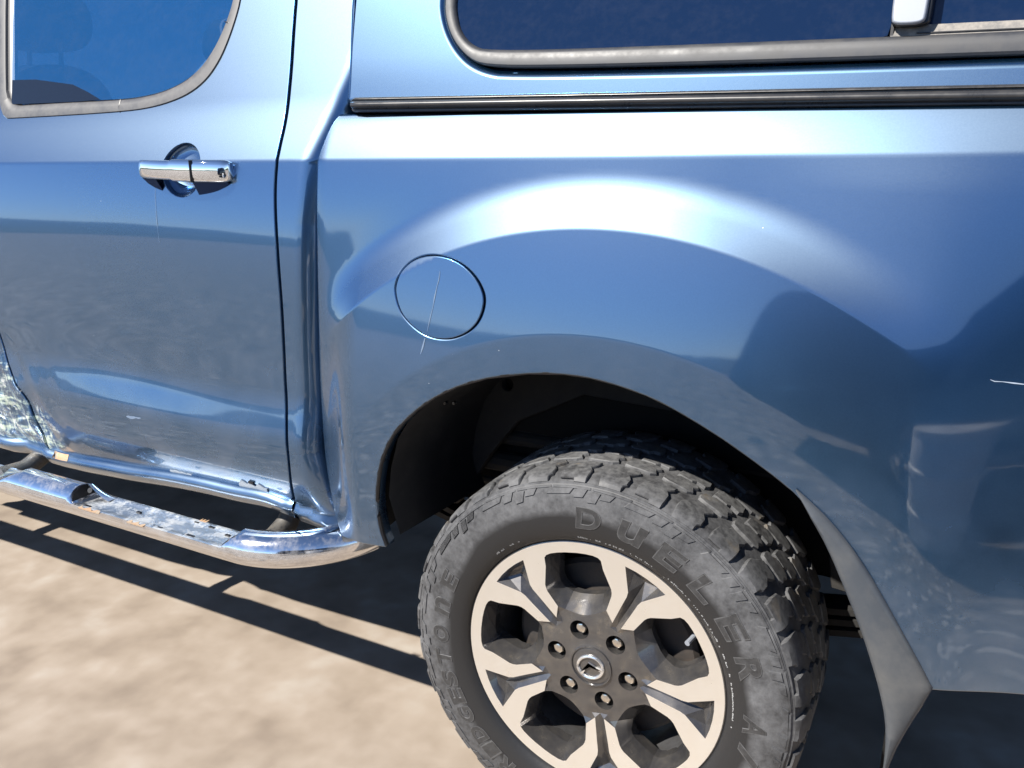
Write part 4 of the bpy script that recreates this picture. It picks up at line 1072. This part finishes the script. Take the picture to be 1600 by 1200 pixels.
    for a in nuts:
        cx, cz = P2(.0699, a); nb = MB()
        prof = [(.0122, .046), (.0122, .038), (.0108, .036), (.0108, .0225), (.0092, .0195), (.0058, .0183), (.0001, .0180)]
        m_ = 12; v = []
        for j, (r, y) in enumerate(prof):
            for k in range(m_):
                t = 2*math.pi*k/m_ + a; rr = r * (1.0 if k % 2 == 0 else (.90 if 1 < j < 5 else 1.0)); v.append((cx + rr*math.sin(t), y, cz + rr*math.cos(t)))
        nb.add(v, [(j*m_ + k, j*m_ + (k+1) % m_, (j+1)*m_ + (k+1) % m_, (j+1)*m_ + k)[::-1] for j in range(len(prof)-1) for k in range(m_)])
        nb.build('lug_nut', M['nut'], wheel, angle=25)
    # centre cap with the winged emblem
    cb = MB(); n2 = 48
    def lathe2(prof, mi=0):
        v = [(r * math.sin(2*math.pi*k/n2), y, r * math.cos(2*math.pi*k/n2)) for r, y in prof for k in range(n2)]
        cb.add(v, [(j*n2 + k, j*n2 + (k+1) % n2, (j+1)*n2 + (k+1) % n2, (j+1)*n2 + k)[::-1] for j in range(len(prof) - 1) for k in range(n2)], mi)
    lathe2([(.0402, .016), (.0400, .0105), (.0388, .0085), (.0372, .0088), (.0362, .0112), (.0352, .0108), (.030, .0096), (.018, .0086), (.0005, .0082)])
    cb.build('centre_cap', M['gunmetal'], wheel, angle=30)
    eb = MB(); rot = math.radians(158)
    def E_(u, v): return (u * math.cos(rot) + v * math.sin(rot), -u * math.sin(rot) + v * math.cos(rot))
    ring = [(.0245 * math.cos(t), .0212 * math.sin(t)) for t in np.linspace(0, 2*math.pi, 41)]
    eb.tube([(E_(u, v)[0], .0075, E_(u, v)[1]) for u, v in ring], .0030, 8, cap=False)
    for s in (-1, 1):
        wing_ = [(0, -.0095), (.006*s, -.0035), (.0125*s, .0045), (.0180*s, .0105), (.0225*s, .0105), (.0225*s, .0065), (.0165*s, .0040), (.010*s, .0015), (.0045*s, .0005), (0, -.0015)]
        if s < 0: wing_ = wing_[::-1]
        eb.prism(wing_, lambda u, v: (E_(u, v)[0], .0048, E_(u, v)[1]), lambda u, v: (E_(u, v)[0], .0095, E_(u, v)[1]))
    eb.build('emblem', M['emblem'], wheel, angle=40)
    vb = MB(); vx, vz = P2(.203, 61); vb.tube([(vx, .055, vz), (vx * .965, .030, vz * .965), (vx * .95, .018, vz * .95)], [.0055, .0042, .0048], 10)
    vb.build('valve', M['latch'], wheel)
    db = MB()
    nn = 40
    def lathe3(prof, mi=0):
        v = [(r * math.sin(2*math.pi*k/nn), y, r * math.cos(2*math.pi*k/nn)) for r, y in prof for k in range(nn)]
        db.add(v, [(j*nn + k, j*nn + (k+1) % nn, (j+1)*nn + (k+1) % nn, (j+1)*nn + k)[::-1] for j in range(len(prof) - 1) for k in range(nn)], mi)
    lathe3([(.178, .20), (.178, .085), (.170, .078), (.10, .074), (.001, .074)])
    db.build('brake_drum', M['drum'], wheel)
rim()

# tyre ----------------------------------------------------------------------------------
TP = [(.012, .243), (.003, .2455), (-.004, .250), (-.0105, .262), (-.0145, .280), (-.0160, .300), (-.0155, .318), (-.0130, .334), (-.0095, .345), (-.0070, .3515), (-.0062, .3525), (-.0050, .3530), (-.004, .356)]
SH = [(-.0052, .3530), (-.0045, .3590), (-.001, .3638), (.007, .3678), (.019, .3704), (.040, .3718), (.090, .3722), (.130, .3720)]
SHf = SH + [(.26 - y, r) for y, r in SH[-2::-1]]
_sy = np.array([p[0] for p in SHf]); _sr = np.array([p[1] for p in SHf])
_ss = np.concatenate([[0], np.cumsum(np.hypot(np.diff(_sy), np.diff(_sr)))]); SC = _ss[len(SH) - 1]; SMAX = _ss[-1]
def shoulder(s, h):
    y = np.interp(s, _ss, _sy); r = np.interp(s, _ss, _sr)
    e = .004
    ty = np.interp(min(s + e, SMAX), _ss, _sy) - np.interp(max(s - e, 0), _ss, _sy); tr = np.interp(min(s + e, SMAX), _ss, _sr) - np.interp(max(s - e, 0), _ss, _sr)
    L = math.hypot(ty, tr); ny, nr = -tr / L, ty / L
    return y + ny * h, r + nr * h
def ys_side(r):                                             # outer face of the sidewall
    return float(np.interp(r, [p[1] for p in TP], [p[0] for p in TP]))
CAPS = {}
def tyre():
    b = MB(); n = 200
    base = [p for p in TP]
    ss = np.linspace(.003, SMAX - .003, 22)
    base += [shoulder(s, -.0056 if .02 < s < SMAX - .02 else -.0025 - .005 * min(1, min(s, SMAX - s) / .02)) for s in ss]
    base += [(.26 - y, r) for y, r in TP[::-1]]
    v = [(r * math.sin(2*math.pi*k/n), y, r * math.cos(2*math.pi*k/n)) for y, r in base for k in range(n)]
    b.add(v, [(j*n + k, j*n + (k+1) % n, (j+1)*n + (k+1) % n, (j+1)*n + k)[::-1] for j in range(len(base) - 1) for k in range(n)])
    R0 = .38
    def block(poly, mirror, u0, inset=.0016, h=0., deep=-.0075, flat=False):
        # dense outline so that it follows the curve of the tyre
        Q = dense(poly, .012); c = Q.mean(0)
        t = np.roll(Q, -1, 0) - np.roll(Q, 1, 0); t /= np.linalg.norm(t, axis=1)[:, None]; o2 = np.stack([t[:, 1], -t[:, 0]], 1)
        a2 = .5 * np.sum(Q[:, 0] * np.roll(Q[:, 1], -1) - np.roll(Q[:, 0], -1) * Q[:, 1])
        if a2 < 0: o2 = -o2
        m_ = len(Q); V = []
        for off, hh in ((.0012, deep), (0., h - .0016), (-inset, h)):
            for (u, s) in Q + o2 * off:
                s2 = SMAX - s if mirror else s; u2 = (u0 + u) if not mirror else (u0 + .031 - u)
                y, r = shoulder(min(max(s2, 0), SMAX), hh); th = u2 / R0
                V.append((r * math.sin(th), y, r * math.cos(th)))
        cs = SMAX - c[1] if mirror else c[1]
        ctr = []
        f = []
        rev = (a2 < 0)
        for j in range(2):
            for k in range(m_):
                q = (j*m_ + k, j*m_ + (k+1) % m_, (j+1)*m_ + (k+1) % m_, (j+1)*m_ + k); f.append(q if not rev else q[::-1])
        # cap: triangulated with inner points so that it follows the rounded shoulder
        key = (tuple(map(tuple, np.round(Q, 6))), inset)
        if key not in CAPS:
            q = Q + o2 * -inset; lo, hi = q.min(0), q.max(0)
            g_ = np.stack(np.meshgrid(np.arange(lo[0], hi[0], .012), np.arange(lo[1], hi[1], .008)), -1).reshape(-1, 2)
            g_ = g_[pin(g_, q)]
            if len(g_): g_ = g_[[((q - p) ** 2).sum(1).min() > .0035 ** 2 for p in g_]]
            r_ = mgeo.delaunay_2d_cdt([Vector(p) for p in np.concatenate([q, g_])], [(k, (k+1) % m_) for k in range(m_)], [], 0, 1e-7)
            vv = np.array([tuple(p) for p in r_[0]]); ff = np.array([t for t in r_[2] if len(t) == 3]); ff = ff[pin(vv[ff].mean(1), q)]
            A_, B_, C_ = vv[ff[:, 0]], vv[ff[:, 1]], vv[ff[:, 2]]
            s_ = (B_[:,0]-A_[:,0])*(C_[:,1]-A_[:,1]) - (B_[:,1]-A_[:,1])*(C_[:,0]-A_[:,0])
            CAPS[key] = (vv, np.where((s_ > 0)[:, None], ff, ff[:, ::-1]))
        vv, ff = CAPS[key]; b0 = len(V)
        for (u, s) in vv:
            s2 = SMAX - s if mirror else s; u2 = (u0 + u) if not mirror else (u0 + .031 - u)
            y, r = shoulder(min(max(s2, 0), SMAX), h); th = u2 / R0; V.append((r * math.sin(th), y, r * math.cos(th)))
        f += [tuple(int(k) + b0 for k in t) for t in ff]
        b.add(V, f, 0)
    NP = 34; pitch = 2*math.pi*R0/NP
    for i in range(NP):
        u0 = i * pitch; j = .002 * math.sin(i * 5.1)
        for mir in (False, True):
            if i % 2 == 0:
                A_ = [(.004, .002), (.050, .002), (.051, .016), (.057, .020), (.058, .036), (.050, .050), (.058, .060), (.064, .068), (.060, .076), (.026, .078), (.018, .070), (.012, .060), (.003, .050), (.001, .036)]
            else:
                A_ = [(.002, .010), (.030, .010), (.031, .003), (.056, .003), (.058, .022), (.058, .038), (.051, .050), (.060, .062), (.062, .074), (.024, .076), (.020, .064), (.004, .050), (.000, .030)]
            A_ = [(u * pitch / .0765, s) for u, s in A_]
            block(A_, mir, u0 + .006 + j)
            B_ = [(.006, .088), (.020, .0845), (.058, .085), (.068, .092), (.064, .104), (.072, .112), (.066, .121), (.030, .122), (.022, .114), (.010, .112), (.004, .100)]
            B_ = [(u * pitch / .0765, s) for u, s in B_]
            block(B_, mir, u0 + .022 + (.018 if mir else 0))
        Cc = [(.004, SC - .019), (.034, SC - .020), (.042, SC - .012), (.060, SC - .014), (.068, SC - .004), (.066, SC + .018), (.040, SC + .020), (.034, SC + .012), (.014, SC + .014), (.006, SC + .004)]
        block([(u * pitch / .0765, s) for u, s in Cc], False, u0 + .040)
    # raised guards on the upper sidewall
    def side(poly, h, deep=-.002, mi=0, cham=.0008):
        """poly of (angle deg, r) raised by h above the sidewall"""
        Q = np.array(poly, float); n_ = len(Q); c = Q.mean(0); V = []
        for sc, hh in ((1.0, deep), (1.0, h - cham), (.94, h)):
            for a, r in c + (Q - c) * sc:
                x, z = P2(r, a); V.append((x, ys_side(r) - hh, z))
        a2 = np.sum(Q[:, 0] * np.roll(Q[:, 1], -1) - np.roll(Q[:, 0], -1) * Q[:, 1])
        f = [(jj*n_ + k, jj*n_ + (k+1) % n_, (jj+1)*n_ + (k+1) % n_, (jj+1)*n_ + k) for jj in range(2) for k in range(n_)] + [tuple(2*n_ + k for k in range(n_))]
        b.add(V, f if a2 > 0 else [q[::-1] for q in f], mi)
    for a0 in list(range(-62, 300, 24)):
        for q, (da, w_, r0, r1) in enumerate(((0, 7.5, .3375, .3475), (8.6, 3.0, .3335, .3475), (13.0, 2.6, .327, .345), (16.6, 3.2, .336, .347))):
            a = a0 + da; side([(a, r0), (a + w_, r0 + .001), (a + w_ + 1.2, r1), (a + 1.2, r1)], .0022)
    for a0 in range(0, 360, 12):                             # step where the tread meets the sidewall
        side([(a0 + .3, .3478), (a0 + 6, .3475), (a0 + 11.7, .3478), (a0 + 11.7, .3508), (a0 + 6, .3512), (a0 + .3, .3508)], .0016)
    return b, side
TB, tyre_side = tyre()
# raised lettering round the sidewall
def char_mesh(ch, height, extr, bold, fill):
    cu = bpy.data.curves.new('letter', 'FONT'); cu.body = ch; cu.size = 1.0; cu.fill_mode = 'BOTH'
    o = bpy.data.objects.new('letter', cu); C.objects.link(o)
    dg = bpy.context.evaluated_depsgraph_get(); dg.update(); me = o.evaluated_get(dg).to_mesh()
    co = np.array([v.co[:] for v in me.vertices]); h = co[:, 1].max() - co[:, 1].min(); o.evaluated_get(dg).to_mesh_clear()
    cu.size = height / h; cu.offset = bold; cu.extrude = extr if fill else 0; cu.bevel_depth = extr * .6 if fill else extr; cu.bevel_resolution = 1; cu.resolution_u = 5
    if not fill: cu.fill_mode = 'NONE' if hasattr(cu, 'fill_mode') else cu.fill_mode
    dg.update(); me = o.evaluated_get(dg).to_mesh()
    co = np.array([v.co[:] for v in me.vertices]); fs = [tuple(p.vertices) for p in me.polygons]
    o.evaluated_get(dg).to_mesh_clear(); bpy.data.objects.remove(o); bpy.data.curves.remove(cu)
    co[:, 0] -= (co[:, 0].max() + co[:, 0].min()) / 2; co[:, 1] -= co[:, 1].min(); co[:, 2] -= co[:, 2].min()
    return co, fs
def arc_text(chars, r0, height, width=1., bold=.0016, skew=.12):
    for ch, ang in chars:
        b = MB()
        for fill, mi, extr in ((True, 0, .00045), (False, 1, .00085)):
            co, fs = char_mesh(ch, height, extr, bold, fill); R = r0 + height / 2; V = []
            w_ = co[:, 0].max() - co[:, 0].min(); k = width / w_
            for x, y, z in co:
                x = x * k + (y - height / 2) * skew; r = r0 + y; th = math.radians(ang) + x / R
                V.append((r * math.sin(th), ys_side(r) + .0004 - z, r * math.cos(th)))
            b.add(V, fs, mi)
        b.build('raised_letter', [M['letter'], M['ridge']], wheel, angle=40)
arc_text(zip('DuELER', (-.5, 14.3, 28.3, 42.4, 56.5, 70.8)), .277, .036, .046)
arc_text(zip('A/T', (91.0, 102., 112.)), .277, .034, .038)
arc_text(zip('BRIDGESTOnE', (-156.5, -147.5, -140.5, -133.2, -124.8, -117.0, -109.8, -101.3, -91.5, -80.0, -68.2)), .283, .030, .035)
# fine moulded marks near the bead
r8 = np.random.RandomState(5)
FM = MB()
for (a0, a1, rr) in ((-6, 14, .2565), (16, 26, .2575), (32, 62, .258), (64, 74, .258), (76, 96, .2575), (-36, -30, .259), (-44, -38, .2585)):
    a = a0
    while a < a1:
        w_ = r8.uniform(.3, .9)
        if r8.rand() < .72:
            h_ = r8.uniform(.0012, .0034); rr0 = rr + r8.uniform(0, .0008)
            q = [P2(rr0, a), P2(rr0, a + w_ * .6), P2(rr0 + h_, a + w_ * .6), P2(rr0 + h_, a)]
            FM.add([(x, ys_side(math.hypot(x, z)) - .0006, z) for x, z in q] + [(x, ys_side(math.hypot(x, z)) + .0006, z) for x, z in q], [(0,1,2,3), (0,4,5,1), (1,5,6,2), (2,6,7,3), (3,7,4,0)])
        a += w_
FM.build('moulded_marks', mat('chalky_rubber', (.30,.30,.30), .7), wheel, smooth=False, kind='stuff')
TB.build('tyre', [M['rubber']], wheel, angle=32)
# the other three wheels (mostly out of the picture): tyre and rim only
for (wx, wy, rz) in ((0, W - .0, math.pi), (-3.22, 0, 0), (-3.22, W - .0, math.pi)):
    w2 = bpy.data.objects.new('wheel', None); C.objects.link(w2); w2.parent = truck; w2.location = (wx, wy, H); w2.rotation_euler = (0, 0, rz)
    for ch in wheel.children:
        if ch.name.split('.')[0] in ('tyre', 'rim'):
            c2 = ch.copy(); C.objects.link(c2); c2.parent = w2

# ---------------------------------------------------------------- what the paint reflects: yard, hills, plus an unseen drum and van added as reflections
def hills():
    V = []; f = []; n = 160; rings = [(40, 0.), (55, .35), (75, .75), (100, 1.), (140, 1.1), (200, .9)]
    r = np.random.RandomState(2)
    az = np.linspace(-math.pi, math.pi, n, endpoint=False)
    prof = 2.2 + .8 * np.exp(-((az + 2.45) / .5) ** 2) + .4 * np.sin(az * 7 + 1) + .25 * np.sin(az * 17) + .15 * np.sin(az * 41) + .1 * r.randn(n)
    for d, k in rings:
        for i, a in enumerate(az):
            V.append((d * math.cos(a), d * math.sin(a), -.3 + k * max(1., prof[i]) * (1 + .1 * math.sin(a * 23 + d))))
    for j in range(len(rings) - 1):
        for i in range(n): f.append((j*n + i, j*n + (i+1) % n, (j+1)*n + (i+1) % n, (j+1)*n + i))
    m = mat('wooded_hill', (.03,.045,.025), .9, 0, 0, .2); t = NT(m)
    n1 = t.noise(t.pos(), .25, 6, .7); t.set('Base Color', t.ramp(n1, [(.35, (.012,.02,.010)), (.55, (.035,.05,.022)), (.7, (.10,.09,.055))]))
    ob('hills', mesh('hills', V, f, m), kind='structure')
hills()
def drum():  # unseen drum, added for a pale shape reflected in the tub side
    t_ = bpy.data.objects.new('reflection_drum', None); C.objects.link(t_); t_.location = (1.14, -2.25, 0); t_.scale = (1.25, 1.25, 1.2)
    t_['label'] = 'pale grey plastic drum with ribs and a round lid, added unseen for its reflection'; t_['category'] = 'drum'
    m = dusty('pale_plastic', (.62,.63,.64), (.48,.46,.42), 6, .45, .75, .45)
    def lathe(name, prof):
        n = 32; b = MB(); v = [(r*math.sin(2*math.pi*k/n), r*math.cos(2*math.pi*k/n), z) for r, z in prof for k in range(n)]
        b.add(v, [(j*n+k, j*n+(k+1) % n, (j+1)*n+(k+1) % n, (j+1)*n+k)[::-1] for j in range(len(prof)-1) for k in range(n)]); b.build(name, m, t_, angle=50)
    lathe('barrel', [(.001,0),(.24,0),(.26,.02),(.275,.16),(.292,.17),(.292,.20),(.278,.21),(.285,.38),(.30,.39),(.30,.42),(.285,.43),(.275,.60),(.26,.62)])
    lathe('lid', [(.255,.605),(.275,.61),(.275,.645),(.24,.655),(.22,.645),(.10,.645),(.08,.655),(.001,.655)])
drum()
def van():  # unseen van, added so the tub side reflects something dark
    v = bpy.data.objects.new('reflection_van', None); C.objects.link(v); v.location = (2.9, -4.25, 0); v.scale = (-1.4, .9, .86)
    v['label'] = 'dark blue panel van added unseen for a dark reflection in the pickup paint'; v['category'] = 'van'
    pm = mat('dark_van_paint', (.012,.018,.035), .35, .2, 1.0); gl = glass('van_glass', (.005,.007,.01), 1.55)
    prof = smooth_line([[-2.35,.32],[-2.42,.62],[-2.30,.92],[-1.55,1.12],[-.85,1.78],[-.45,1.92],[2.05,1.94],[2.25,1.80],[2.35,1.0],[2.36,.34]], 2, True)
    b = MB(); n = len(prof)
    V = []
    for y, sc, dz in ((-.93, .975, .0), (-.90, 1., 0), (.90, 1., 0), (.93, .975, 0)):
        for x, z in prof:
            tum = .12 * max(0, z - 1.05); yy = y - math.copysign(tum, y); V.append((x * sc, yy, .3 + (z - .3) * sc))
    b.add(V, [(j*n + k, (j+1)*n + k, (j+1)*n + (k+1) % n, j*n + (k+1) % n)[::-1] for j in range(3) for k in range(n)] + [tuple(range(n)), tuple(3*n + k for k in range(n - 1, -1, -1))])
    b.build('body', pm, v, angle=30)
    for poly in ([(-1.25,1.22),(-.75,1.68),(-.25,1.72),(-.25,1.20)], [(-.12,1.20),(-.12,1.72),(.95,1.74),(.95,1.20)], [(1.08,1.20),(1.08,1.74),(1.95,1.74),(2.05,1.20)]):
        b = MB(); b.prism(poly, lambda x, z: (x, .945 - .12 * max(0, z - 1.05), z), lambda x, z: (x, .90 - .12 * max(0, z - 1.05), z)); b.build('window', gl, v)
    hm = mat('headlamp_lens', (.7,.72,.75), .12, .6, .5)
    b = MB(); b.prism(smooth_line([[-2.28,.70],[-1.95,.80],[-1.98,.95],[-2.24,.90]], 2, True), lambda x, z: (x, .948, z), lambda x, z: (x, .90, z)); b.build('headlight', hm, v)
    b = MB(); b.box(-2.36, 2.3, .925, .955, .52, .60); b.build('side_moulding', M['black'], v, False)
    b = MB(); b.box(-2.46, -2.20, -.85, .955, .30, .52); b.build('bumper', M['black'], v, False)
    for x in (-1.55, 1.45):
        w2 = bpy.data.objects.new('wheel', None); C.objects.link(w2); w2.parent = v; w2.location = (x, .965, .335); w2.rotation_euler = (0, 0, math.pi); w2.scale = (.87, .87, .87)
        for ch in wheel.children:
            if ch.name.split('.')[0] in ('tyre', 'rim'): c2 = ch.copy(); C.objects.link(c2); c2.parent = w2
van()
